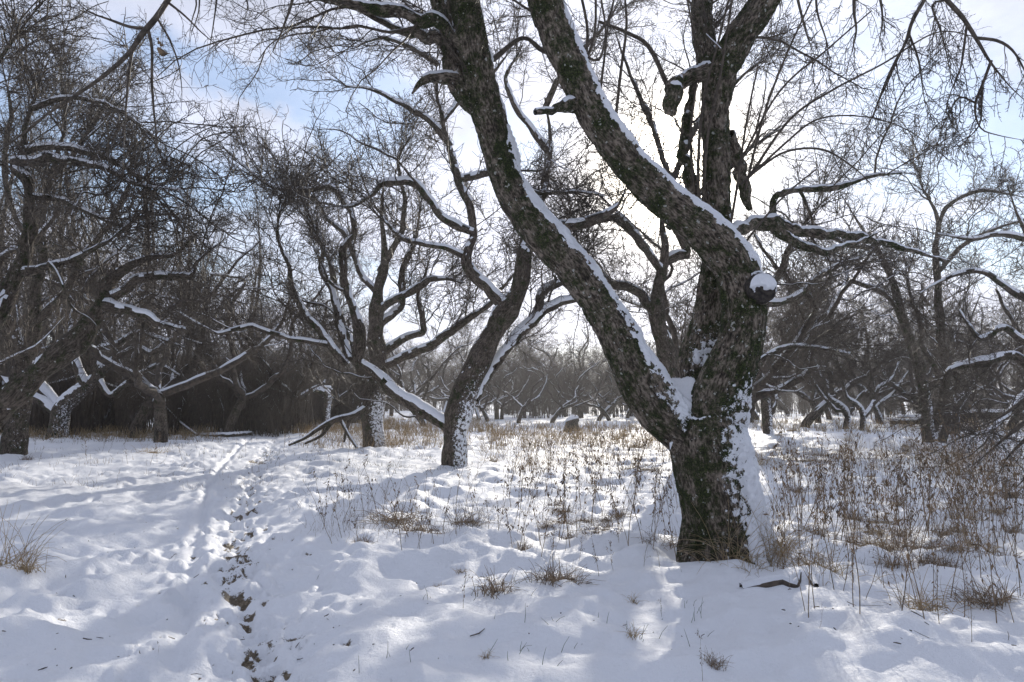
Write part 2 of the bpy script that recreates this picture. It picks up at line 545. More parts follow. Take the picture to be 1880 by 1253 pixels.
def snow_shell(V, Q, nrm, R, thick, thr=0.62, seed=5, nscale=7.0, dirv=SNOWDIR, amp=0.42, plaster=False):
    """raised shell of lying snow over the faces that look along dirv"""
    d = nrm @ dirv
    f = fbm3(V * nscale, seed, 3)
    m = d + amp * f + 0.22 * fbm3(V * nscale * 3.7, seed + 4, 2) - thr - 0.05
    steep = sstep(0.45, 0.1, nrm[:, 2])
    m = m - steep * (0.10 + 0.5 * np.abs(fbm3(V * 22.0, seed + 21, 2)))
    keepf = (m[Q] > -0.3).all(axis=1)
    if not keepf.any():
        return None
    th = np.where(m > 0, np.clip(m / 0.22, 0, 1) ** 0.6, np.clip(m / 0.12, -1, 0) * 0.6)
    th = th * thick * (1 - .65 * steep) * (1.0 + 0.35 * fbm3(V * nscale * 2.3, seed + 9, 2))
    Vs = V + nrm * th[:, None] + np.array([0, 0, 1.0]) * (np.clip(m, 0, .3) / .3 * thick * 0.4)[:, None]
    q = Q[keepf]
    used = np.unique(q)
    remap = np.zeros(len(V), np.int64); remap[used] = np.arange(len(used))
    return Vs[used], remap[q]

def spawn(rng, P, R, per_m, lrng, K, ang, up=0.1, wig=0.25, tmin=0.15, rrat=0.6, lr=0.006, rmin=0.0012, droop=0.0, taper=0.8, lfall=0.45):
    """children of the polylines P [N,K,3] / R [N,K]"""
    n, k, _ = P.shape
    seg = np.linalg.norm(P[:, 1:] - P[:, :-1], axis=-1)
    cum = np.concatenate([np.zeros((n, 1)), np.cumsum(seg, 1)], 1)
    Ltot = cum[:, -1]
    cnt = rng.poisson(Ltot * per_m * (1 - tmin))
    idx = np.repeat(np.arange(n), cnt)
    if len(idx) == 0:
        return np.zeros((0, K, 3)), np.zeros((0, K))
    t = tmin + (1 - tmin) * rng.random(len(idx))
    s = t * Ltot[idx]
    j = np.clip((cum[idx] <= s[:, None]).sum(1) - 1, 0, k - 2)
    c0 = cum[idx, j]; ln = np.maximum(cum[idx, j + 1] - c0, 1e-6)
    fr = ((s - c0) / ln)[:, None]
    A, B = P[idx, j], P[idx, j + 1]
    pos = A + (B - A) * fr
    rp = R[idx, j] * (1 - fr[:, 0]) + R[idx, j + 1] * fr[:, 0]
    T = nz(B - A)
    rnd = nz(rng.normal(size=(len(idx), 3)))
    perp = nz(rnd - (rnd * T).sum(-1, keepdims=True) * T)
    a = np.radians(rng.uniform(ang[0], ang[1], len(idx)))[:, None]
    D = nz(np.cos(a) * T + np.sin(a) * perp + np.array([0, 0, up]))
    L = rng.uniform(lrng[0], lrng[1], len(idx)) * (1 - lfall * t)
    out = np.empty((len(idx), K, 3)); out[:, 0] = pos
    st = (L / (K - 1))[:, None]
    for i in range(1, K):
        D = nz(D + wig * rng.normal(size=D.shape) + np.array([0, 0, up * 0.5 - droop * i / K]))
        out[:, i] = out[:, i - 1] + D * st
    r0 = np.minimum(rp * rrat, np.maximum(L * lr, rmin * 1.3))
    tt = np.linspace(0, 1, K)[None]
    RR = np.maximum(r0[:, None] * (1 - taper * tt), rmin * (1 - 0.4 * tt))
    return out, RR

def pack(limbs, K):
    """list of [M,4] resampled limbs -> uniform arrays [N,K,3],[N,K]"""
    P, R = [], []
    for l in limbs:
        s = np.concatenate([[0], np.cumsum(np.linalg.norm(np.diff(l[:, :3], axis=0), axis=1))])
        u = np.linspace(0, s[-1], K)
        c = np.stack([np.interp(u, s, l[:, i]) for i in range(4)], 1)
        P.append(c[:, :3]); R.append(c[:, 3])
    return np.array(P), np.array(R)

def cat_mesh(parts):
    Vs, Qs, off = [], [], 0
    for V, Q in parts:
        Vs.append(V); Qs.append(Q + off); off += len(V)
    return np.vstack(Vs), np.vstack(Qs)

# ------------------------------------------------------------------ the ground
D_OF = lambda py: F * H / (py - 735.0)      # distance of flat ground seen at photo row py
def gx(px, py):
    r = ray(px, py); s = -H / r[2]
    return r[0] * s, r[1] * s

RUT_R = np.array([gx(*p) for p in [(500, 1340), (482, 1200), (440, 1090), (432, 1010), (436, 955), (460, 880), (478, 845), (500, 815), (505, 795), (505, 775)]])
RUT_L = np.array([gx(*p) for p in [(300, 1340), (328, 1180), (345, 1090), (360, 990), (378, 900), (400, 860), (440, 820), (470, 797), (480, 775)]])
def rutx(tab, y):
    return np.interp(y, tab[:, 1], tab[:, 0])

rngG = np.random.default_rng(3)
DENTS = []
for k in range(800):
    y = 2.2 + 24 * rngG.random() ** 1.3
    side = rngG.random()
    if side < 0.45:
        x = rutx(RUT_R, y) + rngG.normal() * 0.16
    elif side < 0.62:
        x = rutx(RUT_L, y) + rngG.normal() * 0.5 - 0.5
    elif side < 0.85:
        x = rutx(RUT_R, y) + rngG.normal() * 0.9 - 0.1
    else:
        x = rutx(RUT_L, y) + rngG.normal() * 1.0 - 1.4
    if side >= .62 and y < 5: continue
    DENTS.append((x, y, rngG.uniform(0.04, 0.07), rngG.uniform(0.09, 0.15), rngG.uniform(-0.6, 0.9), rngG.uniform(0.025, 0.055)))
BARE = [(482, 1205, .10, .10), (470, 1180, .06, .05), (500, 1195, .08, .06), (445, 1165, .06, .05), (458, 1110, .06, .06), (410, 1120, .05, .04), (425, 1072, .10, .08), (440, 1045, .13, .10), (432, 1018, .13, .16), (455, 1000, .08, .1),
        (425, 990, .09, .14), (455, 940, .08, .2), (462, 925, .07, .15), (567, 1018, .06, .05), (100, 1147, .07, .05), (30, 1152, .07, .03), (470, 860, .1, .3), (475, 843, .12, .5)]
BAREW = [(*gx(a, b), c, d) for a, b, c, d in BARE]

def ground_h(x, y, full=False):
    x = np.asarray(x, float); y = np.asarray(y, float)
    d = np.hypot(x, y)
    far = sstep(25, 60, d)
    h = 0.05 * fbm2(x / 5.0 + 2, y / 5.0 + 9, 11, 2)
    l1 = 1 - np.abs(fbm2(x / 0.85, y / 1.0, 21, 3, 0.42)) * 2.2
    l2 = fbm2(x / 0.42 + 5, y / 0.46, 31, 3, 0.45)
    wx = fbm2(x / 2.2, y / 2.2, 41, 2)
    dp = x - (rutx(RUT_R, y) + rutx(RUT_L, y)) / 2
    onpath = np.exp(-(dp / 0.9) ** 2)
    roughz = 0.6 + 0.45 * sstep(-0.25, 0.3, wx)
    h = h + (1 + .6 * sstep(11, 5, d)) * (0.055 * l1 + 0.075 * l2 + 0.038 * fbm2(x / 0.2 + 3, y / 0.2, 37, 2)) * roughz * (1 - 0.35 * onpath)
    h = h + 0.011 * fbm2(x / 0.13, y / 0.14, 51, 3) * (0.45 + 0.55 * sstep(-.2, .3, fbm2(x / 1.3, y / 1.3, 61, 2)))
    # the trampled path lies a little lower
    h = h - 0.045 * onpath
    dr = x - rutx(RUT_R, y) - 0.05 * fbm2(y / 0.7, x * 0, 71, 2)
    h = h - 0.035 * np.exp(-(dr / 0.16) ** 2) * (1 + 0.7 * fbm2(x / .1, y / .1, 81, 3))
    h = h + np.exp(-((x - rutx(RUT_R, y)) / 0.42) ** 4) * (0.022 * fbm2(x / .12, y / .14, 111, 3) - .012)
    dl = x - rutx(RUT_L, y)
    h = h - 0.045 * np.exp(-(dl / 0.06) ** 2) + 0.02 * np.exp(-((np.abs(dl) - 0.12) / 0.06) ** 2)
    # drift rising to the right of the path
    h = h + 0.05 * sstep(0.5, 1.6, dp)
    if full:
        near = d < 30
        xn, yn = x[near], y[near]
        hn = np.zeros_like(xn)
        for (cx, cy, a, b, rot, dep) in DENTS:
            mk = (np.abs(xn - cx) < 0.55) & (np.abs(yn - cy) < 0.55)
            u = (xn[mk] - cx) * math.cos(rot) + (yn[mk] - cy) * math.sin(rot)
            v = -(xn[mk] - cx) * math.sin(rot) + (yn[mk] - cy) * math.cos(rot)
            q = (u / a) ** 2 + (v / b) ** 2
            hn[mk] += -dep * np.exp(-q ** 1.5) + dep * 0.25 * np.exp(-(np.sqrt(q) - 1.5) ** 2 * 4)
        bare = np.zeros_like(xn)
        for (cx, cy, a, b) in BAREW:
            q = ((xn - cx) / a) ** 2 + ((yn - cy) / b) ** 2
            mk = q < 12
            bare[mk] = np.maximum(bare[mk], np.exp(-q[mk] * 0.7))
        drn = xn - rutx(RUT_R, yn)
        bare = np.maximum(bare, np.exp(-(drn / 0.2) ** 2) * sstep(-0.05, 0.35, fbm2(xn / .2, yn / .3, 91, 3)) * 0.8)
        bare = np.maximum(bare, np.exp(-(drn / 0.5) ** 2) * sstep(.12, .4, fbm2(xn / .09, yn / .13, 95, 3)) * .62)
        br = bare * 0.9 + 0.95 * fbm2(xn / 0.11, yn / 0.11, 101, 4, .65) * (bare > .03)
        hn -= 0.028 * sstep(0.1, 0.9, br)
        hh = h.copy(); hh[near] += hn
        B = np.zeros_like(h); B[near] = sstep(0.15, 1.0, br)
        return hh, B
    return h

def gz(x, y):
    return float(ground_h(np.array([x]), np.array([y]))[0])

def G(px, py):
    x, y = gx(px, py)
    return np.array([x, y, gz(x, y)])

HX, HY = gx(1335, 1032)                # foot of the big tree
def build_ground():
    a1 = np.radians(np.linspace(-38, 38, 640))
    a0 = np.radians(np.linspace(-180, -38, 71)[:-1])
    a2 = np.radians(np.linspace(38, 180, 71)[1:])
    A = np.concatenate([a0, a1, a2[:-1]])
    r1 = np.exp(np.linspace(math.log(1.7), math.log(70), 470))
    r0 = np.array([0.02, 0.3, 0.7, 1.1, 1.45])
    r2 = np.exp(np.linspace(math.log(70), math.log(900), 30))[1:]
    Rr = np.concatenate([r0, r1, r2])
    na, nr = len(A), len(Rr)
    aa, rr = np.meshgrid(A, Rr, indexing='ij')
    x = (np.sin(aa) * rr).ravel(); y = (np.cos(aa) * rr).ravel()
    z, bare = ground_h(x, y, True)
    # the snow banks up and melts back a little round the big trunk
    dh = np.hypot(x - HX, y - HY)
    z = z + 0.06 * np.exp(-((dh - 0.75) / 0.4) ** 2) - 0.05 * np.exp(-((dh - 0.42) / 0.12) ** 2)
    i = np.arange(na)[:, None]; j = np.arange(nr - 1)[None]
    i2 = (i + 1) % na
    Q = np.stack(np.broadcast_arrays(i * nr + j, i * nr + j + 1, i2 * nr + j + 1, i2 * nr + j), -1).reshape(-1, 4)
    V = np.stack([x, y, z], 1)
    me = make_mesh('ground', V, Q, M_SNOWG, attrs={'bare': bare})
    vn = np.empty(len(V) * 3, np.float32)
    me.vertices.foreach_get('normal', vn)
    vn = vn.reshape(-1, 3)
    bpy.data.meshes.remove(me)
    c = V[Q].mean(1)
    mid = (rutx(RUT_R, c[:, 1]) + rutx(RUT_L, c[:, 1])) / 2
    onp = (np.abs(c[:, 0] - mid) < 0.75 + 0.012 * c[:, 1]) & (c[:, 1] > 1.5) & (c[:, 1] < 34)
    for nm, sel in (('ground', ~onp), ('path', onp)):
        q = Q[sel]; used = np.unique(q)
        rm = np.zeros(len(V), np.int64); rm[used] = np.arange(len(used))
        m = make_mesh(nm, V[used], rm[q], M_SNOWG, attrs={'bare': bare[used]})
        m.normals_split_custom_set_from_vertices([tuple(v) for v in vn[used].tolist()])
        o = link(nm, m)
        o['kind'] = 'structure'
build_ground()

# ------------------------------------------------------------------ tree building
def px_limb(pts, d0):
    """[(px,py,r_px,depth offset)] -> world [x,y,z,r]"""
    out = []
    for p in pts:
        d = d0 + (p[3] if len(p) > 3 else 0.0)
        w = at(p[0], p[1], d)
        out.append([*w, p[2] * d / F])
    return out

FROST = [.72]
def tube_part(name, pl, S, mat, parent, base, bump=0.12, seed=1, snow=0.0, thr=0.6, child_snow=True):
    if name == 'trunk' and snow > 0:
        pl = resample(pl[::2] if len(pl) % 2 else np.vstack([pl[::2], pl[-1:]]), .04); S = 40
    P = pl[None, :, :3] - base
    V, Q, bk, nm = tubes(P, pl[None, :, 3], S, bump=bump, seed=seed)
    fr = None
    if name == 'trunk' and snow > 0:
        zz = V[:, 2] - V[:, 2].min()
        fr = {'frost': FROST[0] * sstep(-.15, .75, nm @ nz(np.array([0.93, -0.35, 0.12]))) * sstep(3.0, 1.0, zz)}
    o = link(name, make_mesh(name, V, Q, mat, bk, attrs=fr), parent)
    if snow > 0:
        rmean = float(np.median(pl[:, 3]))
        s = snow_shell(V, Q, nm, None, min(snow, rmean * 0.5), thr, seed, nscale=9.0, plaster=(name == 'trunk'))
        if s is not None:
            link('snow', make_mesh('snow', s[0], s[1], M_SNOW), o)['kind'] = 'stuff'
    return o

def twig_part(name, sets, mat, parent, base, S=3):
    parts = []
    for P, R in sets:
        if len(P):
            V, Q, _, _ = tubes(P - base, R, S)
            parts.append((V, Q))
    if not parts:
        return None
    V, Q = cat_mesh(parts)
    o = link(name, make_mesh(name, V, Q, mat), parent)
    o['kind'] = 'stuff'
    return o

def crown(rng, limbs, parent, base, dens=1.0, b_len=(0.9, 2.2), px=0.01, snow=0.012, nbranch_parts=60, up=0.25, droop=0.12, b_per_m=1.5, levels=4, mat=M_TWIG, bark=M_BARK2, tw=1.0, tmin=0.2, sthr=0.62, upb=None, maxk=230):
    """branches grown out of traced limbs, each branch a part, the finer twigs joined"""
    LP, LR = pack(limbs, 14)
    if upb is None: upb = up
    dd = px * 760
    wC, wD, wE = max(.0019, .00026 * dd) * tw, max(.0016, .00021 * dd) * tw, max(.0014, .00017 * dd) * tw
    lod = 0 if dd < 9 else (1 if dd < 19 else 2)
    # secondary branches of their own shape
    B, BR = spawn(rng, LP, LR, 0.75, (b_len[0] * 1.1, b_len[1] * 1.25), 13, (30, 70), up=upb, wig=0.26, tmin=tmin, rrat=0.6, lr=0.0105, rmin=wC * 1.8, droop=droop, lfall=.2)
    sel = rng.permutation(len(B))[:nbranch_parts]
    B, BR = B[sel], BR[sel]
    for i in range(len(B)):
        pl = np.concatenate([B[i], BR[i][:, None]], 1)
        pl = gnarl(resample(pl, max(px * 3, 0.05)), i, .8, .25)
        tube_part('branch', pl, 7, bark, parent, base, bump=0.08, seed=int(i) + 3, snow=snow, thr=sthr)
    # side branches: shared shapes, each set on its own place
    K1, _ = spawn(rng, LP, LR, 1.15 * b_per_m * dens, (.8, 1.9), 4, (30, 75), up=upb, wig=.1, tmin=tmin, lfall=.2)
    K2, _ = spawn(rng, LP[:, -5:], LR[:, -5:], 3.2 * dens, (.8, 1.9), 4, (5, 50), up=upb, wig=.1, tmin=.2, lfall=.1)
    K3, _ = spawn(rng, B, BR, 1.5 * dens, (.6, 1.5), 4, (20, 70), up=upb * .7, wig=.1, tmin=.15, lfall=.3)
    K4, _ = spawn(rng, B[:, -3:], BR[:, -3:], 4.0 * dens, (.6, 1.4), 4, (5, 45), up=upb * .7, wig=.1, tmin=.2, lfall=.1)
    K = np.concatenate([K1, K2, K3, K4])
    K = K[rng.permutation(len(K))[:maxk]]
    for i in range(len(K)):
        sb, tw_ = SIDE[lod][int(rng.integers(len(SIDE[lod])))]
        ch = K[i, -1] - K[i, 0]; L_ = np.linalg.norm(ch) / 1.35
        z = Vector(ch).normalized()
        q = z.to_track_quat('Z', 'Y') @ Quaternion((0, 0, 1), float(rng.uniform(0, 6.28)))
        o = link('side_branch', sb, parent, tuple(K[i, 0] - base))
        o.rotation_mode = 'QUATERNION'; o.rotation_quaternion = q; o.scale = (L_ ** .8,) * 3
        t_ = link('twigs', tw_, o); t_['kind'] = 'stuff'
    CNT.append((parent['label'][:30], len(B), len(K)))

def side_kit(seed, wC, wD, wE, K_=(10, 7, 5, 3), spur=8.0, dn=1.0):
    r = np.random.default_rng(seed)
    P0 = np.zeros((1, K_[0], 3)); D_ = np.array([0, 0, 1.0]); st = 1.6 / (K_[0] - 1)
    for i in range(1, K_[0]):
        D_ = nz(D_ + r.normal(0, .2, 3) + [0, 0, .15]); P0[0, i] = P0[0, i - 1] + D_ * st
    R0 = np.linspace(.011, wC * 1.2, K_[0])[None]
    C, CR = spawn(r, P0, R0, 19 * dn, (.25, .95), K_[1], (30, 75), up=.05, wig=.3, tmin=.06, rrat=.6, lr=.008, rmin=wC, lfall=.5)
    Dd, DR = spawn(r, C, CR, 12 * dn, (.08, .42), K_[2], (30, 80), up=0, wig=.3, tmin=.08, rrat=.8, lr=.008, rmin=wD)
    sets = [(C, CR), (Dd, DR)]
    if spur:
        sets.append(spawn(r, Dd, DR, spur, (.025, .13), K_[3], (40, 80), up=0, wig=.2, tmin=.1, rrat=.95, lr=.01, rmin=wE))
    V, Q = cat_mesh([tubes(p, q, 3)[:2] for p, q in sets])
    V0, Q0, _, _ = tubes(P0, R0, 6, bump=.1)
    return make_mesh('side_branch', V0, Q0, M_TWIG), make_mesh('twigs', V, Q, M_TWIG)
SIDE = [[side_kit(40 + i, .0030, .0024, .0019, (10, 7, 5, 3), 8.0, .8) for i in range(7)],
        [side_kit(50 + i, .0062, .0050, .0042, (9, 6, 4, 2), 2.5, .62) for i in range(7)],
        [side_kit(60 + i, .0082, .0068, .005, (8, 5, 4, 2), 1.5, .55) for i in range(7)]]
CNT = []

# ---- the big tree in front -------------------------------------------------
def build_hero():
    D0 = 6.55
    base = np.array([HX, HY, gz(HX, HY)])
    T = thing('apple_tree', 'big old apple tree in front, its thick mossy trunk forking in a snow-filled V', 'tree', base)
    trunk = [(1345, 1085, 84), (1343, 1030, 80), (1336, 985, 75), (1322, 920, 71), (1311, 860, 71), (1301, 805, 69), (1292, 765, 60)]
    limbA = [(1305, 850, 45, .0), (1262, 800, 42, -.02), (1208, 748, 43, -.04), (1163, 672, 41, -.06), (1120, 587, 37, -.05), (1058, 500, 36, 0), (985, 418, 37, .05),
             (938, 345, 33, .1), (912, 265, 32, .15), (890, 190, 33, .1), (872, 100, 32, 0), (857, 20, 30, -.1), (845, -60, 29, -.25), (838, -170, 26, -.5)]
    front = [(1295, 850, 55), (1308, 785, 58), (1328, 710, 50, -.05), (1357, 635, 42, -.1), (1364, 565, 41, -.12), (1352, 497, 44, -.1), (1316, 447, 43, -.1), (1270, 405, 37, -.15), (1212, 358, 36, -.2),
             (1152, 296, 33, -.25), (1092, 212, 34, -.3), (1048, 120, 32, -.35), (1008, 25, 34, -.4), (985, -60, 32, -.5), (960, -170, 28, -.6)]
    back = [(1310, 850, 30, .2), (1296, 780, 32, .38), (1288, 715, 38, .46), (1290, 650, 42, .46), (1306, 570, 33, .42), (1314, 480, 29, .35), (1316, 390, 27, .35), (1315, 300, 26, .35), (1313, 210, 29, .35), (1322, 140, 32, .32),
            (1352, 80, 31, .25), (1388, 25, 30, .2), (1425, -40, 28, .15), (1450, -120, 26, .1)]
    backL = [(1316, 180, 22, .35), (1300, 110, 20, .4), (1290, 50, 20, .45), (1292, -20, 19, .5), (1300, -110, 17, .5)]
    mossy = [(888, 195, 26, .1), (856, 165, 26, .14), (838, 130, 22, .16), (826, 70, 17, .2), (808, 10, 16, .25), (785, -60, 14, .3)]
    burl = [(1362, 545, 34, -.1), (1385, 535, 30, -.2), (1399, 529, 27, -.30)]
    knot = [(1365, 690, 18, -.02), (1378, 672, 12, -.03)]
    roots = [[(1300, 940, 42, 0), (1284, 1010, 36, -.04), (1258, 1075, 26, -.12)], [(1352, 910, 42, 0), (1385, 990, 34, -.05), (1436, 1070, 24, -.1)], [(1340, 940, 40, -.1), (1362, 1010, 34, -.28), (1392, 1075, 26, -.5)],
             [(1330, 960, 42, -.1), (1325, 1030, 36, -.25), (1320, 1090, 22, -.4)]]
    big = [trunk, limbA, front, back, backL, mossy, burl, knot] + roots
    pls = [resample(px_limb(b, D0), 0.035) for b in big]
    for k_ in (1, 2, 3):
        z_ = pls[k_][:, 2]; pls[k_][:, 3] *= 1 - .09 * sstep(1.5, 2.0, z_)
    parts = []
    for k, pl in enumerate(pls):
        V, Q, _, _ = tubes(pl[None, :, :3] - base, pl[None, :, 3], 28, bump=0.10, seed=k + 2)
        n = len(V)
        c0 = V[:28].mean(0); c1 = V[-28:].mean(0)
        V = np.vstack([V, c0, c1])
        f0 = [[(i + 1) % 28, i, n, n] for i in range(28)]
        f1 = [[n - 28 + i, n - 28 + (i + 1) % 28, n + 1, n + 1] for i in range(28)]
        parts.append((V, np.vstack([Q, f0, f1])))
    V, Q = cat_mesh(parts)
    me = bpy.data.meshes.new('tmp')
    me.from_pydata(V.tolist(), [], [list(dict.fromkeys(f)) for f in Q.tolist()])
    tmp = link('tmp', me)
    rm = tmp.modifiers.new('r', 'REMESH'); rm.mode = 'VOXEL'; rm.voxel_size = 0.0118; rm.adaptivity = 0
    sm = tmp.modifiers.new('s', 'SMOOTH'); sm.factor = 0.6; sm.iterations = 6
    dg = bpy.context.evaluated_depsgraph_get()
    ev = tmp.evaluated_get(dg).to_mesh()
    nv = len(ev.vertices)
    V = np.empty(nv * 3, np.float32); ev.vertices.foreach_get('co', V); V = V.reshape(-1, 3).astype(float)
    nm = np.empty(nv * 3, np.float32); ev.vertices.foreach_get('normal', nm); nm = nm.reshape(-1, 3).astype(float)
    Q = np.array([list(p.vertices) if len(p.vertices) == 4 else list(p.vertices) + [p.vertices[-1]] for p in ev.polygons])
    Q = Q[(Q[:, 2] != Q[:, 3])]
    bpy.data.objects.remove(tmp)
    # bark coordinates: nearest point of the skeleton
    sk, tg, sl = [], [], []
    for k, pl in enumerate(pls):
        p = pl[:, :3] - base
        t = nz(np.gradient(p, axis=0)); s = np.concatenate([[0], np.cumsum(np.linalg.norm(np.diff(p, axis=0), axis=1))])
        sk.append(np.concatenate([p, pl[:, 3:4]], 1)); tg.append(t); sl.append(s + (k * 3.7 if k not in (1, 2) else (0.2 if k == 1 else 0.4)))
    sk = np.vstack(sk); tg = np.vstack(tg); sl = np.concatenate(sl)
    bi = np.empty(nv, np.int64)
    for a in range(0, nv, 4000):
        dd = np.linalg.norm(V[a:a + 4000, None] - sk[None, :, :3], axis=2) / sk[None, :, 3]
        bi[a:a + 4000] = dd.argmin(1)
    t = tg[bi]; off = V - sk[bi, :3]
    ax = (off * t).sum(1)
    pr = off - ax[:, None] * t
    U = nz(np.array([[0.3, 1.0, 0.1]]) - (t * np.array([[0.3, 1.0, 0.1]])).sum(1, keepdims=True) * t)
    W = np.cross(t, U)
    bk = np.stack([(pr * U).sum(1), (pr * W).sum(1), sl[bi] + ax], 1)
    # real bark relief
    f1 = fbm3(bk * np.array([34, 34, 9.0]), 7, 3)
    ridge = 1 - np.abs(f1) * 2
    f2 = fbm3(V * 5.0, 17, 3)
    f3 = fbm3(V * 55.0, 27, 2)
    plate = np.sign(f1) * np.abs(f1) ** 0.5
    V = V + nm * (0.013 * plate + 0.004 * ridge + 0.016 * f2 + 0.004 * f3)[:, None]
    fr_ = 0.80 * sstep(-.05, .8, nm @ nz(np.array([1.0, -0.35, 0.15]))) * sstep(2.1, .9, V[:, 2]) + .62 * np.exp(-((V - (at(1298, 650, D0 + .25) - base)) ** 2).sum(1) / .24 ** 2)
    me = make_mesh('trunk', V, Q, M_BARK, bk, attrs={'frost': fr_})
    tr = link('trunk', me, T)
    n2 = np.empty(nv * 3, np.float32); me.vertices.foreach_get('normal', n2); n2 = n2.reshape(-1, 3).astype(float)
    n2 = nz(0.35 * n2 + 0.65 * nm)
    # snow: lying on the upper right sides, plastered on the right of the foot
    W3 = V + base
    d = nm @ nz(np.array([0.70, -0.16, 0.64]))
    foot = sstep(1.25, 0.3, V[:, 2]) * sstep(0.02, 0.5, nm @ nz(np.array([1.0, -0.45, 0.1])))
    f = fbm3(V * np.array([10, 10, 6.0]), 33, 4)
    ffine = fbm3(V * 45.0, 35, 2)
    m = d + 0.42 * f + 0.26 * ffine - 0.76 + 0.36 * foot - 0.22 * sstep(2.2, 3.4, V[:, 2]) * (nm[:, 2] < 0.2)
    m = m + 0.55 * sstep(0.55, 0.8, nm[:, 2])
    # snow plastered on the mossy foot of the rear stem, filling the crotch
    cr = at(1298, 655, D0 + .3) - base
    near = np.exp(-((V - cr) ** 2).sum(1) / 0.19 ** 2)
    m = m + near * (0.95 + 1.1 * f + .4 * ffine)
    keep = (m[Q] > -0.3).all(1)
    th = np.where(m > 0, np.clip(m / 0.35, 0, 1) ** 0.7, np.clip(m / 0.12, -1, 0) * 0.7) * 0.022 * (1 + 0.3 * f2)
    Vs = V + n2 * th[:, None]
    q = Q[keep]; used = np.unique(q)
    rmp = np.zeros(nv, np.int64); rmp[used] = np.arange(len(used))
    link('snow', make_mesh('snow', Vs[used], rmp[q], M_SNOW), tr)['kind'] = 'stuff'
    # bed of snow in the crotch
    c = at(1250, 712, D0 + .10) - base
    uu, vv = np.meshgrid(np.linspace(-1, 1, 26), np.linspace(-1, 1, 22), indexing='ij')
    r2 = uu ** 2 + vv ** 2
    sx = c[0] + uu * 0.155; sy = c[1] + vv * 0.26
    szz = c[2] - 0.04 * np.clip(1 - r2, -1, 1) + 0.10 * uu ** 2 + 0.02 * fbm2(sx * 9, sy * 9, 3, 3).reshape(uu.shape) - 0.35 * np.clip(r2 - 0.55, 0, 2) + 0.04 + 0.10 * vv - 0.10 * np.clip(-vv - .1, 0, 1)
    VV = np.stack([sx, sy, szz], -1).reshape(-1, 3)
    a, b = 26, 22
    ii = np.arange(a - 1)[:, None] * b; jj = np.arange(b - 1)[None]
    QQ = np.stack([ii + jj, ii + b + jj, ii + b + jj + 1, ii + jj + 1], -1).reshape(-1, 4)
    link('snow', make_mesh('snow', VV, QQ, M_SNOW), tr)
    # sawn face of the stub on the right
    fc = at(1400, 528, D0 - .345) - base
    fn = nz(at(1412, 525, D0 - .5) - at(1385, 535, D0 - .2))
    e1 = nz(np.cross(fn, [0, 0, 1.0])); e2 = np.cross(e1, fn)
    th_ = np.linspace(0, 2 * math.pi, 29)[:-1]
    rr = 0.118
    rings = []
    for kk, (rad, o_) in enumerate([(1.08, -.05), (1.05, 0.0), (0.93, 0.014), (0.78, 0.004), (0.5, 0.0), (0.2, -0.004)]):
        wob = 1 + 0.05 * np.sin(th_ * 3 + 1) + 0.03 * np.sin(th_ * 7)
        rings.append(fc + fn * o_ + (np.cos(th_) * rr * rad * wob)[:, None] * e1 + (np.sin(th_) * rr * rad * wob)[:, None] * e2)
    rg = np.array(rings)
    Vc = np.vstack([rg.reshape(-1, 3), (fc - fn * 0.004)[None]])
    Qc = []
    for a_ in range(5):
        for b_ in range(28):
            Qc.append([a_ * 28 + b_, a_ * 28 + (b_ + 1) % 28, (a_ + 1) * 28 + (b_ + 1) % 28, (a_ + 1) * 28 + b_])
    Tc = [[5 * 28 + b_, 5 * 28 + (b_ + 1) % 28, len(Vc) - 1, len(Vc) - 1] for b_ in range(28)]
    me = bpy.data.meshes.new('sawn_stub'); me.from_pydata(Vc.tolist(), [], Qc + [x[:3] for x in Tc]); me.materials.append(M_CUT)
    for p in me.polygons: p.use_smooth = True
    st = link('sawn_stub', me, T); st['label'] = 'round sawn branch stub with snow on its upper half'
    g = 22
    uu, vv = np.meshgrid(np.linspace(-1, 1, g), np.linspace(-0.6, 1, g), indexing='ij')
    w = np.sqrt(np.clip(1 - vv ** 2, 0, 1))
    cu, cv = uu * w * 0.99, vv
    ed = np.clip((cv + 0.05 + 0.55 * fbm2(cu * 3.1, cv * 3.1, 5, 4).reshape(g, g)) / 0.12, -1.6, 1)
    hgt = 0.010 + 0.014 * ed + 0.012 * fbm2(cu * 6, cv * 6, 8, 3).reshape(g, g)
    Vn = fc + cu[..., None] * rr * 0.98 * e1 + cv[..., None] * rr * 0.98 * e2 + hgt[..., None] * fn
    ii = np.arange(g - 1)[:, None] * g; jj = np.arange(g - 1)[None]
    link('snow', make_mesh('snow', Vn.reshape(-1, 3), np.stack([ii + jj, ii + g + jj, ii + g + jj + 1, ii + jj + 1], -1).reshape(-1, 4), M_SNOW), st)

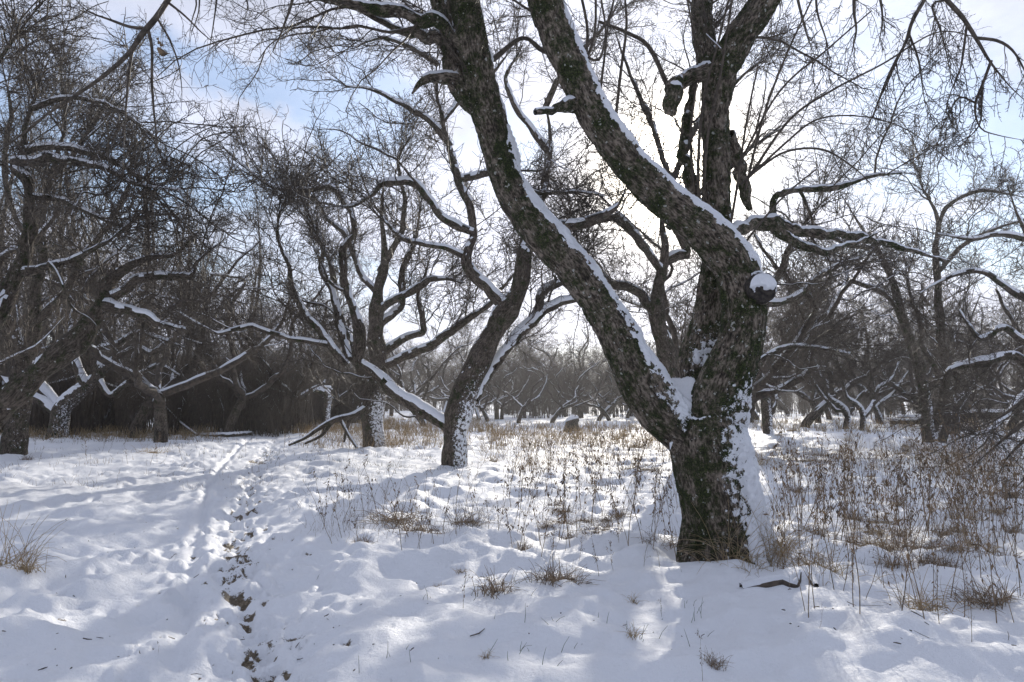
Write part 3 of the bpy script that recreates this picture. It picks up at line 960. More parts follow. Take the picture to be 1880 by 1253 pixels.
    # thinner traced limbs
    lm = [
        [(862, 110, 15, 0), (838, 78, 14, -.05), (800, 48, 13, -.1), (740, 24, 11, -.2), (665, 14, 10, -.3), (590, -6, 9, -.4), (520, -40, 8, -.5)],
        [(846, 150, 17, .1), (812, 140, 12, .05), (782, 148, 9, 0), (757, 172, 2, -.05)],
        [(1052, 190, 17, -.3), (1034, 197, 11, -.4), (1008, 205, 7, -.5), (981, 209, 6, -.6)],
        [(1300, 130, 16, .3), (1266, 142, 13, .2), (1238, 168, 17, .15), (1226, 200, 15, .1), (1236, 215, 5, .1)],
        [(1290, 385, 12, .4), (1264, 340, 11, .45), (1258, 260, 10, .5), (1268, 180, 8, .55), (1275, 120, 7, .6)],
        [(1335, 250, 14, .45), (1352, 290, 12, .6), (1362, 330, 13, .7), (1368, 362, 11, .75), (1376, 388, 5, .75)],
        [(1330, 430, 12, .4), (1372, 420, 12, .7), (1410, 408, 13, .9), (1470, 428, 10, 1.1), (1550, 432, 8, 1.4), (1640, 452, 6, 1.7), (1740, 480, 4, 2.)],
        [(1412, 412, 9, .9), (1450, 440, 8, 1.0), (1500, 462, 7, 1.1), (1560, 450, 5, 1.3), (1610, 430, 4, 1.5)],
        [(1418, 400, 7, .9), (1425, 362, 6, .9), (1460, 350, 5, 1.), (1530, 345, 5, 1.1), (1600, 325, 4, 1.3), (1655, 318, 3, 1.4)],
        [(832, 96, 12, .2), (800, 74, 12, .25), (772, 66, 11, .3), (745, 58, 8, .3), (700, 40, 6, .3), (655, 20, 4, .3)],
    ]
    lpl = []
    for k, l in enumerate(lm):
        pl = tip(resample(px_limb(l, D0), 0.03), .5) if k not in (1, 2, 3, 5) else resample(px_limb(l, D0), 0.03)
        pl = gnarl(pl, k + 5, .6, .16)
        lpl.append(pl)
        tube_part('limb', pl, 12, M_BARK, T, base, bump=0.16, seed=k + 40, snow=0.012, thr=0.66)
    # long whippy water shoots
    sh = [
        [(1285, 400, 5, .3), (1282, 300, 5, .2), (1292, 180, 4, .1), (1318, 80, 3.5, 0), (1345, -30, 3, 0)],
        [(1290, 390, 5, .3), (1298, 260, 4.5, .1), (1322, 140, 4, 0), (1338, 40, 3.5, -.1), (1352, -60, 3, -.2)],
        [(1278, 380, 4, .3), (1268, 250, 4, .2), (1280, 120, 3, .2), (1262, 0, 2.5, .2)],
        [(1372, 330, 4, .3), (1450, 220, 3.5, .2), (1530, 165, 3, .1), (1620, 118, 2.5, 0), (1720, 60, 2, 0), (1800, 70, 1.5, 0)],
        [(1368, 350, 4, .3), (1400, 220, 3.5, .2), (1440, 110, 3, .1), (1495, -10, 2.5, 0)],
        [(1352, 310, 3.5, .3), (1430, 170, 3, .2), (1520, 90, 2.5, .1), (1600, 20, 2, 0)],
        [(1360, 340, 3.5, .3), (1440, 265, 3, .2), (1500, 220, 2.5, .1), (1580, 214, 2, 0), (1660, 236, 1.6, 0), (1740, 292, 1.2, 0)],
        [(1380, 320, 3.5, .3), (1440, 280, 3.2, .2), (1510, 275, 3, .1), (1570, 310, 2, 0), (1600, 340, 1.5, 0)],
        [(1075, 110, 5, -.3), (1078, 50, 4.5, -.2), (1062, -30, 4, -.2)],
        [(1077, 112, 4.5, -.3), (1092, 60, 4, -.25), (1094, -20, 3.5, -.2)],
        [(1078, 105, 4.5, -.3), (1100, 110, 3.5, -.3), (1112, 60, 3, -.2), (1104, 0, 3, -.2)],
        [(1130, 220, 5, 0), (1140, 130, 4.5, .1), (1150, 50, 4, .2), (1146, -20, 3, .3)],
        [(1099, 190, 4, 0), (1108, 120, 3.5, .1), (1118, 40, 3, .2), (1135, -30, 3, .3)],
        [(1355, 470, 3, -.1), (1380, 430, 3, -.1), (1440, 360, 2.5, 0), (1500, 310, 2, .1)],
        [(1340, 420, 4, .2), (1352, 350, 4, .2), (1362, 280, 3.5, .2), (1375, 200, 3, .1), (1392, 120, 2.5, .1)],
        [(1240, 200, 6, .6), (1222, 150, 7, .6), (1190, 85, 6, .6), (1150, 60, 5, .6), (1100, 40, 4, .6)],
        [(905, 110, 8, .4), (960, 70, 6, .5), (905, 45, 5, .6)][:2] + [(1000, 95, 7, .5), (1040, 85, 4, .3)],
    ]
    spl = [resample(px_limb(l, D0), 0.05) * [1, 1, 1, .7] for l in sh]
    for k, pl in enumerate(spl):
        tube_part('branch', pl, 6, M_TWIG, T, base, bump=0.05, seed=k + 80)
    rng = np.random.default_rng(71)
    up_limbs = [l[int(len(l) * .62):] for l in (pls[1], pls[2], pls[3])] + [pls[4], pls[5]]
    crown(rng, up_limbs + lpl[:1] + lpl[4:5] + lpl[8:], T, base, dens=0.8, b_len=(0.7, 1.9), px=0.008, nbranch_parts=34, maxk=360, up=0.12, droop=0.25, b_per_m=3.2, tmin=0.1)
    P_, R_ = pack(spl + lpl[6:8] + lpl[6:8], 12)
    C, CR = spawn(rng, P_, R_, 9, (0.12, 0.6), 7, (30, 65), up=0.0, wig=0.2, rmin=0.0018, lr=0.006)
    E, ER = spawn(rng, C, CR, 10, (0.03, 0.14), 4, (35, 75), up=0.0, wig=0.2, rmin=0.0015, lr=0.01)
    twig_part('twigs', [(C, CR), (E, ER)], M_TWIG, T, base)
    return T
build_hero()

# ---- a traced tree at middle distance -------------------------------------
def traced_tree(label, d0, foot, limbs, seed, lthr={}, lr=1.0, frost=.72, dens=1.0, trunk_n=1, S=14, step=0.08, snow=0.03, thr=0.5, b_len=(0.9, 2.2), up=0.25, droop=0.12, extra=None, b_per_m=1.5, name='apple_tree', cat='tree', group=None, nparts=34, skip=0, maxk=230, tw=1.0, tmin=0.2, levels=4, mat=M_TWIG, sthr=0.55):
    FROST[0] = frost
    base = at(foot[0], foot[1], d0)
    if d0 > 9: base[2] = gz(base[0], base[1])
    T = thing(name, label, cat, base, group)
    pls = [gnarl(tip(resample(px_limb(l, d0), step)), seed + i * 3, .3 if i < trunk_n else .6, .26 + d0 * .012) for i, l in enumerate(limbs)]
    for pl in pls[trunk_n:]: pl[:, 3] *= 0.85
    for pl in pls: pl[:, 3] *= lr
    for k, pl in enumerate(pls):
        tube_part('trunk' if k < trunk_n else 'limb', pl, S, M_BARK2, T, base, bump=0.16, seed=seed + k, snow=snow, thr=lthr.get(k, thr))
    rng = np.random.default_rng(seed)
    use = pls[max(trunk_n, skip):] if skip >= 0 else pls
    crown(rng, use, T, base, dens=dens, b_len=b_len, px=d0 / 760, nbranch_parts=nparts, up=up, droop=droop, b_per_m=b_per_m, tw=tw, snow=0.014, tmin=tmin, levels=levels, mat=mat, sthr=sthr, maxk=maxk)
    return T

# second tree: snowy low limb to the left, arched limb to the right
traced_tree('leaning apple tree with one long snowy limb reaching low to the left', 15.2, (834, 858), [
    [(834, 885, 26), (834, 858, 24), (835, 820, 23), (837, 778, 23), (855, 718, 22), (882, 661, 21), (912, 600, 19), (938, 560, 18), (955, 520, 15), (962, 470, 14), (978, 410, 12, .2), (1000, 340, 10, .5), (1010, 260, 8, .8), (1000, 180, 6, 1.)],
    [(832, 792, 14), (815, 778, 15), (762, 745, 15, .1), (715, 712, 14, .2), (684, 683, 13, .3), (656, 662, 12, .3), (650, 640, 12, .3)],
    [(655, 665, 13, .3), (660, 625, 12, .3), (656, 585, 10, .3), (640, 545, 9, .4), (633, 505, 8, .4), (630, 455, 8, .5), (652, 420, 7, .6), (642, 380, 6, .7), (605, 345, 6, .8), (560, 352, 6, .8), (500, 345, 5, .9), (440, 300, 4, 1.)],
    [(640, 660, 9, .3), (626, 605, 8, .5), (612, 540, 7, .7), (592, 500, 6, .9), (588, 440, 5, 1.1), (560, 390, 4, 1.3)],
    [(636, 672, 8, .3), (600, 628, 7, .2), (564, 582, 6, .1), (540, 545, 6, 0), (533, 490, 5, -.1), (510, 430, 4, -.2), (520, 360, 3, -.3)],
    [(602, 634, 7, .2), (586, 631, 6, .1), (554, 627, 6, 0), (523, 619, 5, -.2), (469, 603, 5, -.4), (440, 606, 4, -.5), (399, 614, 4, -.7), (365, 596, 3, -.9), (330, 575, 2, -1.)],
    [(930, 568, 15), (915, 548, 14), (894, 530, 12, -.1), (866, 508, 11, -.2), (855, 470, 10, -.3), (868, 425, 9, -.3), (862, 380, 9, -.4), (842, 335, 8, -.5), (828, 270, 8, -.5), (812, 225, 7, -.6), (800, 150, 5, -.7), (805, 80, 4, -.8)],
    [(870, 732, 12, .1), (884, 708, 12, .2), (900, 682, 12, .3), (932, 640, 12, .4), (968, 597, 12, .5), (1008, 566, 10, .6), (1060, 550, 9, .7), (1110, 560, 7, .9), (1150, 580, 5, 1.2)],
    [(980, 585, 8, .5), (990, 560, 9, .5), (996, 538, 8, .5), (1028, 522, 7, .6), (1070, 500, 5, .7)],
    [(868, 428, 8, -.3), (840, 416, 8, -.35), (810, 400, 7, -.5), (785, 360, 7, -.6), (755, 338, 7, -.7), (715, 333, 7, -.8), (695, 345, 6, -.8), (660, 375, 6, -.8), (620, 385, 4, -.9)],
    [(980, 420, 9, .2), (1040, 415, 10, .1), (1090, 405, 10, 0), (1125, 385, 8, 0), (1150, 350, 5, 0)],
    [(828, 270, 7, -.5), (790, 225, 6, -.6), (735, 190, 5, -.8), (680, 165, 4, -1.), (630, 160, 3, -1.2)],
    [(812, 225, 6, -.6), (850, 180, 6, -.2), (900, 140, 5, .2), (940, 90, 4, .5)],
    [(805, 120, 6, -.7), (760, 90, 5, -.9), (700, 70, 4, -1.2), (650, 90, 3, -1.4)],
    [(1008, 280, 7, .8), (960, 220, 6, 1.), (930, 150, 5, 1.2), (960, 80, 4, 1.4)],
    [(1000, 200, 7, 1.), (1040, 120, 6, .8), (1100, 60, 5, .6), (1140, 0, 4, .4)],
    [(850, 470, 7, -.3), (800, 450, 6, -.6), (740, 440, 5, -.9), (700, 400, 4, -1.1)],
    [(838, 330, 7, -.5), (870, 325, 7, -.3), (930, 318, 6, 0), (985, 355, 5, .3), (1060, 352, 4, .4), (1110, 362, 3, .5)],
], 101, lthr={7: -.05, 8: .2, 1: .25, 6: .3}, dens=1.6, maxk=520, step=0.07, thr=0.42, b_per_m=1.6, b_len=(0.9, 2.4), up=0.22)

traced_tree('apple tree with a thick upright trunk behind the low snowy limb', 21.9, (690, 822), [
    [(690, 838, 23), (690, 820, 21), (686, 790, 19), (684, 750, 19), (692, 700, 18), (695, 665, 17), (690, 620, 15), (690, 575, 13), (696, 530, 11), (706, 470, 9), (700, 400, 7), (705, 330, 5)],
    [(682, 760, 12, .1), (670, 715, 11, .3), (658, 668, 10, .4), (640, 620, 9, .5), (618, 560, 8, .5), (608, 490, 7, .6), (575, 430, 6, .8), (560, 380, 4, 1.)],
    [(700, 676, 9, 0), (740, 657, 9, -.2), (793, 633, 8, -.4), (845, 598, 8, -.5), (893, 565, 7, -.6), (930, 520, 5, -.7), (960, 480, 4, -.8)],
    [(690, 575, 9, 0), (722, 553, 8, -.1), (765, 530, 8, -.2), (800, 512, 7, -.3), (850, 520, 5, -.4)],
    [(700, 650, 8, .2), (735, 625, 8, .3), (775, 610, 7, .4), (775, 585, 6, .4), (770, 540, 5, .5), (790, 470, 4, .6)],
    [(692, 600, 9, 0), (735, 560, 8, .3), (738, 500, 7, .5), (760, 440, 6, .7), (775, 360, 4, 1.)],
    [(694, 540, 8, 0), (660, 500, 7, .3), (640, 440, 6, .5), (600, 400, 5, .7), (560, 320, 4, .8)],
    [(698, 500, 8, 0), (730, 440, 6, -.3), (745, 380, 5, -.5), (730, 300, 4, -.6), (760, 240, 3, -.7)],
    [(678, 700, 8, -.2), (672, 725, 8, -.3), (662, 745, 6, -.3), (655, 752, 3, -.3)],
], 131, dens=1.6, maxk=360, step=0.1, thr=0.45, b_len=(1.0, 2.8), up=0.3, b_per_m=1.7)

# left edge trees
traced_tree('old apple tree cut by the left edge, its snowy limb climbing to the right', 11.5, (-25, 905), [
    [(-75, 935, 30), (-65, 900, 28), (-50, 850, 26), (-34, 800, 24), (-8, 757, 22), (28, 722, 21), (60, 690, 21, .1), (107, 655, 20, .2), (147, 621, 19, .3), (168, 588, 17, .4), (190, 553, 15, .4), (200, 520, 13, .5), (248, 485, 10, .6), (285, 472, 8, .7), (322, 467, 6, .7), (370, 420, 4, .8)],
    [(10, 760, 22), (-20, 700, 20), (-30, 640, 19, .1), (5, 560, 18, .2), (30, 500, 17, .3), (48, 460, 16, .3), (58, 410, 14, .3), (52, 340, 11, .3), (40, 270, 9, .4), (60, 190, 7, .5), (90, 110, 5, .6)],
    [(188, 560, 13, .4), (215, 568, 11, .3), (240, 572, 8, .3), (270, 585, 7, .2), (305, 598, 5, .2), (340, 605, 3, .1)],
    [(45, 500, 9, .3), (75, 496, 8, .2), (110, 488, 8, .1), (150, 470, 5, 0), (200, 440, 4, -.1), (250, 400, 3, -.2)],
    [(208, 545, 10, .4), (235, 530, 9, .4), (250, 512, 8, .4), (290, 505, 8, .4), (350, 502, 7, .5), (365, 480, 5, .6), (400, 450, 3, .6)],
    [(50, 330, 8, .3), (20, 300, 9, .3), (70, 296, 9, .2), (130, 298, 8, .1), (190, 308, 6, 0), (250, 340, 4, 0), (330, 350, 3, 0)],
    [(42, 280, 8, .4), (90, 270, 8, .5), (150, 280, 7, .6), (220, 305, 5, .7), (300, 350, 3, .8)],
    [(60, 200, 6, .5), (120, 180, 5, .4), (190, 190, 4, .3), (260, 230, 3, .2)],
    [(50, 360, 8, .3), (110, 370, 6, .4), (180, 400, 5, .5), (240, 420, 4, .6)],
    [(-30, 640, 12, .1), (-60, 500, 11, -.3), (-80, 350, 9, -.5), (-40, 200, 7, -.5), (20, 80, 5, -.4), (100, -20, 4, -.4)],
], 151, frost=.15, dens=1.5, lthr={0: .78}, step=0.07, thr=0.5, b_len=(0.9, 2.2), up=0.08, droop=0.2, b_per_m=2.4, nparts=70, maxk=420, sthr=.42)

traced_tree('low forked apple tree with snow in its V at the foot of the left thicket', 27.0, (105, 804), [
    [(103, 818, 17), (105, 800, 16), (110, 765, 15), (118, 745, 13), (150, 718, 11), (181, 688, 10), (175, 650, 8), (190, 610, 7), (230, 570, 5), (280, 540, 4)],
    [(110, 765, 12), (82, 740, 10), (50, 722, 10), (20, 705, 9), (-20, 690, 8), (-60, 640, 6)],
    [(114, 752, 10), (90, 728, 10, .3), (72, 705, 10, .4), (62, 680, 8, .5), (40, 640, 6, .6), (30, 560, 5, .6)],
    [(160, 712, 8), (150, 695, 9, -.2), (140, 665, 8, -.3), (128, 600, 6, -.4), (150, 540, 5, -.5)],
    [(182, 690, 7), (215, 655, 6), (250, 640, 6), (280, 648, 5), (320, 620, 4), (370, 632, 3)],
    [(178, 640, 6), (220, 630, 6), (250, 612, 5), (300, 625, 4), (340, 640, 3)],
    [(180, 695, 7), (200, 725, 6), (225, 710, 5), (290, 672, 5), (330, 690, 4)],
], 171, frost=.5, lthr={1: 0.0, 2: 0.0, 3: -.1}, dens=1.3, maxk=260, nparts=50, sthr=.4, step=0.12, thr=0.35, b_len=(1.0, 2.6), up=0.2, b_per_m=1.6)

traced_tree('dark upright apple tree behind the snowy limb at the left edge', 19.0, (30, 800), [
    [(22, 850, 22), (28, 800, 20), (38, 720, 18), (32, 650, 17), (12, 590, 15), (-10, 540, 12), (-30, 450, 9)],
    [(38, 700, 14), (60, 620, 13), (62, 540, 11), (80, 470, 10), (75, 400, 8), (100, 300, 7), (120, 220, 5), (110, 120, 4)],
    [(60, 600, 9), (120, 540, 8), (160, 460, 7), (210, 400, 6), (240, 320, 5), (230, 250, 4)],
    [(80, 460, 8), (30, 400, 7), (10, 300, 6), (20, 200, 5), (0, 100, 4)],
    [(100, 320, 6), (160, 250, 5), (200, 180, 4), (250, 140, 3)],
], 181, frost=.2, dens=1.5, step=0.09, thr=0.5, b_len=(1.0, 2.8), up=0.2, b_per_m=2.3, maxk=320, sthr=.42)

# the tree straight behind the big one
traced_tree('apple tree hidden behind the big trunk, its stem showing through the V', 16.5, (1275, 850), [
    [(1280, 880, 22), (1272, 850, 21), (1262, 800, 19), (1248, 740, 18), (1228, 670, 17), (1210, 600, 15), (1205, 540, 13), (1220, 470, 11), (1215, 400, 8), (1235, 330, 6)],
    [(1210, 600, 12), (1190, 560, 11), (1160, 530, 10), (1120, 520, 8), (1080, 480, 6), (1050, 440, 5)],
    [(1222, 480, 10, .2), (1245, 470, 10, .2), (1262, 465, 9, .3), (1225, 400, 8, .3), (1180, 345, 7, .4), (1150, 300, 5, .6)],
    [(1240, 710, 12, .2), (1300, 640, 11, .4), (1380, 690, 10, .4), (1400, 665, 8, .4), (1440, 640, 6, .4), (1500, 640, 5, .3), (1560, 650, 3, .2)],
    [(1300, 640, 10, .4), (1370, 560, 9, .3), (1430, 500, 8, .2), (1470, 420, 6, 0), (1520, 360, 4, -.2)],
    [(1380, 560, 8, .3), (1450, 550, 7, .5), (1520, 500, 6, .7), (1590, 470, 4, .9)],
    [(1232, 340, 7), (1200, 240, 6, .3), (1160, 150, 5, .5), (1130, 60, 4, .6)],
    [(1235, 330, 7), (1280, 230, 6, .3), (1350, 150, 5, .5), (1420, 100, 4, .6)],
    [(1150, 300, 6, .6), (1100, 250, 5, .6), (1050, 190, 4, .6)],
    [(1225, 420, 8), (1290, 350, 7, -.4), (1370, 280, 6, -.6), (1430, 240, 4, -.8)],
    [(1140, 395, 9, .1), (1100, 405, 8, 0), (1060, 412, 6, -.1)][:0] or [(1215, 500, 9), (1180, 450, 8, -.4), (1130, 400, 8, -.6), (1070, 410, 6, -.7), (1035, 418, 5, -.7)],
], 191, dens=1.7, step=0.08, thr=0.5, b_per_m=1.8, b_len=(0.9, 2.4), up=0.15, maxk=420)

# right side trees
traced_tree('slender twin-stemmed apple tree on the right, its crown spreading to the right edge', 23.5, (1712, 816), [
    [(1712, 832, 13), (1708, 815, 12), (1702, 780, 10), (1698, 740, 9), (1688, 680, 10), (1668, 620, 9), (1655, 580, 8), (1640, 520, 7), (1610, 460, 6), (1570, 400, 4), (1540, 350, 3)],
    [(1728, 815, 9), (1738, 775, 9), (1731, 730, 9), (1738, 680, 10), (1728, 620, 9), (1722, 540, 8), (1718, 460, 7), (1720, 400, 6), (1690, 330, 4), (1700, 280, 3)],
    [(1712, 790, 9, .2), (1730, 740, 8, .3), (1760, 700, 7, .4), (1745, 675, 6, .4), (1800, 660, 6, .3), (1860, 645, 5, .2), (1920, 610, 4, .2)],
    [(1700, 720, 7), (1720, 690, 6), (1695, 640, 5), (1690, 600, 5), (1670, 540, 4), (1660, 470, 3)],
    [(1722, 500, 6), (1770, 450, 5), (1830, 420, 4), (1900, 400, 3)],
    [(1720, 440, 5), (1740, 380, 4), (1800, 350, 4), (1860, 360, 3)],
    [(1655, 580, 6), (1620, 540, 5), (1560, 520, 4), (1500, 540, 3)],
    [(1610, 460, 5), (1560, 450, 4), (1500, 430, 3), (1450, 440, 2)],
], 211, dens=1.2, step=0.1, thr=0.7, b_len=(1.1, 2.8), up=0.22, b_per_m=1.8)

traced_tree('snow-lined apple limbs reaching in from the right edge', 17.0, (1925, 850), [
    [(1925, 880, 22), (1922, 850, 20), (1915, 760, 18), (1905, 700, 15), (1895, 650, 13), (1912, 560, 10), (1900, 470, 8), (1870, 400, 6), (1850, 340, 4)],
    [(1905, 640, 9), (1870, 622, 8), (1845, 600, 7), (1820, 612, 7), (1798, 620, 6), (1780, 600, 4), (1760, 570, 3)],
    [(1905, 690, 9), (1860, 655, 8), (1800, 668, 8), (1770, 672, 7), (1740, 682, 5), (1725, 720, 3)],
    [(1905, 560, 8), (1850, 530, 6), (1800, 500, 5), (1740, 510, 4), (1690, 540, 3)],
    [(1890, 440, 7), (1830, 430, 5), (1780, 440, 4), (1720, 430, 3)],
    [(1912, 720, 9), (1880, 730, 8), (1850, 760, 6, -2), (1820, 790, 5, -3), (1790, 800, 4, -4)],
], 231, dens=1.1, step=0.08, thr=0.4, b_len=(0.9, 2.4), up=0.1, b_per_m=1.7)

small = [
    ('mossy apple trunk with snow in its crook just right of the big tree', 28.5, (1411, 801),
     [[(1412, 815, 15), (1410, 800, 14), (1408, 765, 13), (1405, 735, 12), (1398, 700, 10), (1380, 660, 8), (1400, 600, 6), (1420, 520, 4)],
      [(1412, 760, 11), (1422, 735, 9), (1412, 700, 9), (1422, 680, 7), (1440, 620, 6), (1480, 560, 5), (1500, 480, 3)],
      [(1395, 690, 6), (1430, 640, 5), (1470, 615, 5), (1530, 620, 3)]]),
    ('low apple tree bent to the left with two snowy limbs', 36.0, (1554, 791),
     [[(1554, 800, 9), (1553, 790, 9), (1556, 765, 8), (1545, 748, 7), (1525, 735, 6), (1515, 722, 5), (1512, 690, 4), (1500, 640, 3)],
      [(1550, 752, 6), (1535, 755, 5), (1522, 740, 5), (1505, 720, 4), (1480, 680, 3)],
      [(1556, 765, 6), (1575, 735, 5), (1600, 700, 4), (1590, 640, 3)]]),
    ('small V-forked apple tree beside the bent one', 34.0, (1583, 793),
     [[(1583, 802, 8), (1583, 792, 8), (1585, 765, 7), (1575, 745, 6), (1555, 732, 5), (1545, 700, 4), (1530, 640, 3)],
      [(1586, 765, 7), (1600, 748, 6), (1612, 715, 5), (1640, 690, 4), (1660, 630, 3)]]),
    ('thin dark apple trunk just behind the twin-stemmed tree', 30.0, (1757, 787),
     [[(1757, 795, 9), (1756, 785, 9), (1758, 750, 8), (1780, 710, 7), (1790, 660, 5), (1780, 600, 4), (1800, 540, 3)],
      [(1758, 750, 6), (1740, 700, 5), (1750, 640, 4), (1770, 560, 3)]]),
    ('leaning far trunk between the V-forked and the twin-stemmed trees', 40.0, (1620, 779),
     [[(1621, 786, 6), (1620, 779, 6), (1612, 760, 6), (1604, 745, 5), (1600, 710, 4), (1610, 660, 3)],
      [(1606, 750, 4), (1640, 720, 4), (1670, 680, 3)]]),
]
for k, (lb, d, ft, lms) in enumerate(small):
    traced_tree(lb, d, ft, lms, 301 + k * 7, lr=.78, lthr={1: .1}, dens=1.15, S=10, step=0.15, thr=0.4, b_len=(1.0, 2.6), up=0.25, b_per_m=3.2, tw=1.4, nparts=14, maxk=150)

# ---- boughs that hang in from above, close to the camera ------------------
def hanging(label, d0, foot, limbs, seed, dens, lens=(0.2, 0.6), up=-0.35, mat=M_TWIG, rpt=1.0, sp=4.5):
    base = at(*foot, d0)
    T = thing('overhead_bough', label, 'branch', base)
    pls = [resample(px_limb(l, d0), 0.03) for l in limbs]
    pls = [tip(pl * [1, 1, 1, .72], .3, .3) for pl in pls]
    for k, pl in enumerate(pls):
        tube_part('limb' if k == 0 else 'branch', pl, 9, M_TWIG, T, base, bump=0.14, seed=seed + k)
    rng = np.random.default_rng(seed)
    P_, R_ = pack(pls, 20)
    B, BR = spawn(rng, P_, R_, 2.6 * sp * dens, lens, 9, (35, 80), up=up, wig=0.16, tmin=0.05, lr=0.0065, rmin=0.0019 * rpt, droop=0.25, lfall=0.2)
    C, CR = spawn(rng, B, BR, 12 * dens, (0.06, 0.26), 6, (30, 70), up=up * 0.3, wig=0.22, tmin=0.08, lr=0.009, rmin=0.0014 * rpt)
    E, ER = spawn(rng, C, CR, 32 * dens, (0.012, 0.05), 3, (35, 80), up=0, wig=0.1, tmin=0.1, lr=0.03, rmin=0.0014 * rpt, taper=0.3)
    E2, ER2 = spawn(rng, B, BR, 30 * dens, (0.012, 0.04), 3, (35, 80), up=0, wig=0.1, tmin=0.1, lr=0.03, rmin=0.0014 * rpt, taper=0.3)
    twig_part('twigs', [(B, BR), (C, CR), (E, ER), (E2, ER2)], M_TWIG, T, base)
    return T

hb = hanging('bare bough crossing the top left corner with twigs hanging from it', 4.2, (310, -5), [
    [(345, -60, 8), (312, -5, 7.5), (285, 35, 8), (262, 62, 8), (235, 100, 6.5), (190, 140, 6), (140, 175, 5.5), (80, 215, 5), (30, 255, 4.5), (-30, 300, 4)],
    [(268, 52, 4.5), (240, 50, 4), (200, 36, 3.5), (160, 20, 3), (130, -10, 2.5)],
    [(272, 55, 4.5), (279, 90, 4), (279, 150, 3.5), (283, 210, 3), (288, 260, 2.2), (287, 330, 1.5), (280, 410, 1)],
    [(243, 92, 4), (236, 140, 3.5), (232, 190, 3), (228, 250, 2.2), (226, 330, 1.5)],
    [(290, 36, 3), (312, 75, 2.6), (328, 120, 2.2), (334, 170, 1.6), (332, 210, 1.2)],
    [(305, 2, 3.5), (340, 30, 2.6), (370, 60, 2), (400, 85, 1.6), (424, 110, 1.4)],
    [(330, -30, 3), (360, 0, 2.4), (352, 40, 2), (346, 80, 1.4)],
], 401, 0.8, lens=(0.1, 0.4), up=-0.15, sp=3.0)
# curled dead leaf left on it
base = at(295, 88, 4.2)
def leafmesh(rng, n, spread, size):
    V, Fc = [], []
    for k in range(n):
        c = rng.normal(size=3) * spread
        a = nz(rng.normal(size=3) * [0.5, 0.5, 1.0]); b = nz(np.cross(a, rng.normal(size=3))); nn = np.cross(a, b)
        L = size * rng.uniform(0.6, 1.2); w = L * rng.uniform(0.22, 0.4)
        rows = 5; o = len(V)
        for i in range(rows):
            t = i / (rows - 1)
            ww = w * math.sin(math.pi * (0.12 + 0.8 * t)) ** 0.8
            cu = nn * (0.35 * L * math.sin(t * 2.4)) + a * (t * L)
            V += [c + cu - b * ww + nn * ww * .5, c + cu, c + cu + b * ww + nn * ww * .6]
        for i in range(rows - 1):
            q = o + i * 3
            Fc += [[q, q + 1, q + 4, q + 3], [q + 1, q + 2, q + 5, q + 4]]
    return np.array(V), np.array(Fc)
Vl, Fl = leafmesh(np.random.default_rng(5), 3, 0.012, 0.06)
tag(link('dead_leaf', make_mesh('dead_leaf', Vl, Fl, M_LEAF), None, tuple(base)), 'curled brown dead leaf dangling from the top left bough', 'leaf')

hanging('broken twig hanging down alone against the sky at the top', 4.0, (540, -10), [
    [(548, -50, 4.5), (535, 8, 4.2), (522, 45, 3.6), (512, 72, 3), (501, 95, 2.6), (512, 103, 1.6), (528, 111, 1.2)],
    [(515, 58, 1.5), (506, 54, 1.2), (497, 53, 1)],
], 411, 0.12, lens=(0.02, 0.05))

hanging('long bough hanging in at the top right with knobbly drooping twigs', 4.6, (1730, -10), [
    [(1700, -60, 7), (1730, -10, 6.5), (1765, 30, 6), (1790, 68, 6), (1812, 105, 5), (1830, 130, 4), (1860, 165, 3), (1900, 200, 2.5)],
    [(1792, 70, 4.5), (1830, 75, 4), (1858, 92, 3.6), (1880, 128, 3), (1900, 180, 2)],
    [(1820, 112, 4), (1806, 150, 3.6), (1790, 195, 3.2), (1800, 235, 2.8), (1830, 248, 2.4), (1880, 258, 2)],
    [(1804, 148, 3), (1802, 190, 2.8), (1798, 230, 2.4), (1770, 262, 2), (1752, 290, 1.5)],
    [(1792, 190, 2.8), (1760, 180, 2.4), (1735, 225, 2), (1725, 235, 1.4)],
    [(1775, 45, 3.2), (1768, 100, 3), (1762, 130, 2.6), (1742, 180, 2), (1735, 230, 1.4)],
    [(1740, 0, 3), (1765, 40, 2.6), (1720, 60, 2)][:1] + [(1712, 10, 3), (1728, 60, 2.6), (1740, 110, 2.2), (1748, 160, 1.6)],
], 421, 1.25, lens=(0.1, 0.45), up=-0.4, sp=6, rpt=1.4)

hanging('second bough hanging from the top right, thin and straight, left of the long one', 4.9, (1700, -10), [
    [(1722, -50, 5.5), (1697, 0, 5), (1675, 40, 5), (1662, 80, 4.5), (1640, 120, 4), (1622, 160, 3.4), (1605, 205, 2.8), (1590, 240, 2)],
    [(1655, 92, 3), (1630, 150, 2.6), (1612, 190, 2.2), (1596, 240, 1.8)],
    [(1668, 60, 3), (1686, 110, 2.6), (1695, 170, 2), (1704, 220, 1.4)],
    [(1570, -40, 5), (1568, 20, 4.5), (1572, 60, 3.4), (1560, 110, 2)],
    [(1500, -40, 4), (1500, 20, 3), (1520, 90, 2.4), (1510, 150, 1.6)],
    [(1460, -20, 4), (1480, 60, 3), (1498, 110, 2)],
    [(1610, -30, 4), (1620, 30, 3), (1612, 90, 2)],
], 431, 1.1, lens=(0.12, 0.5), up=-0.35, sp=5.5, rpt=1.4)

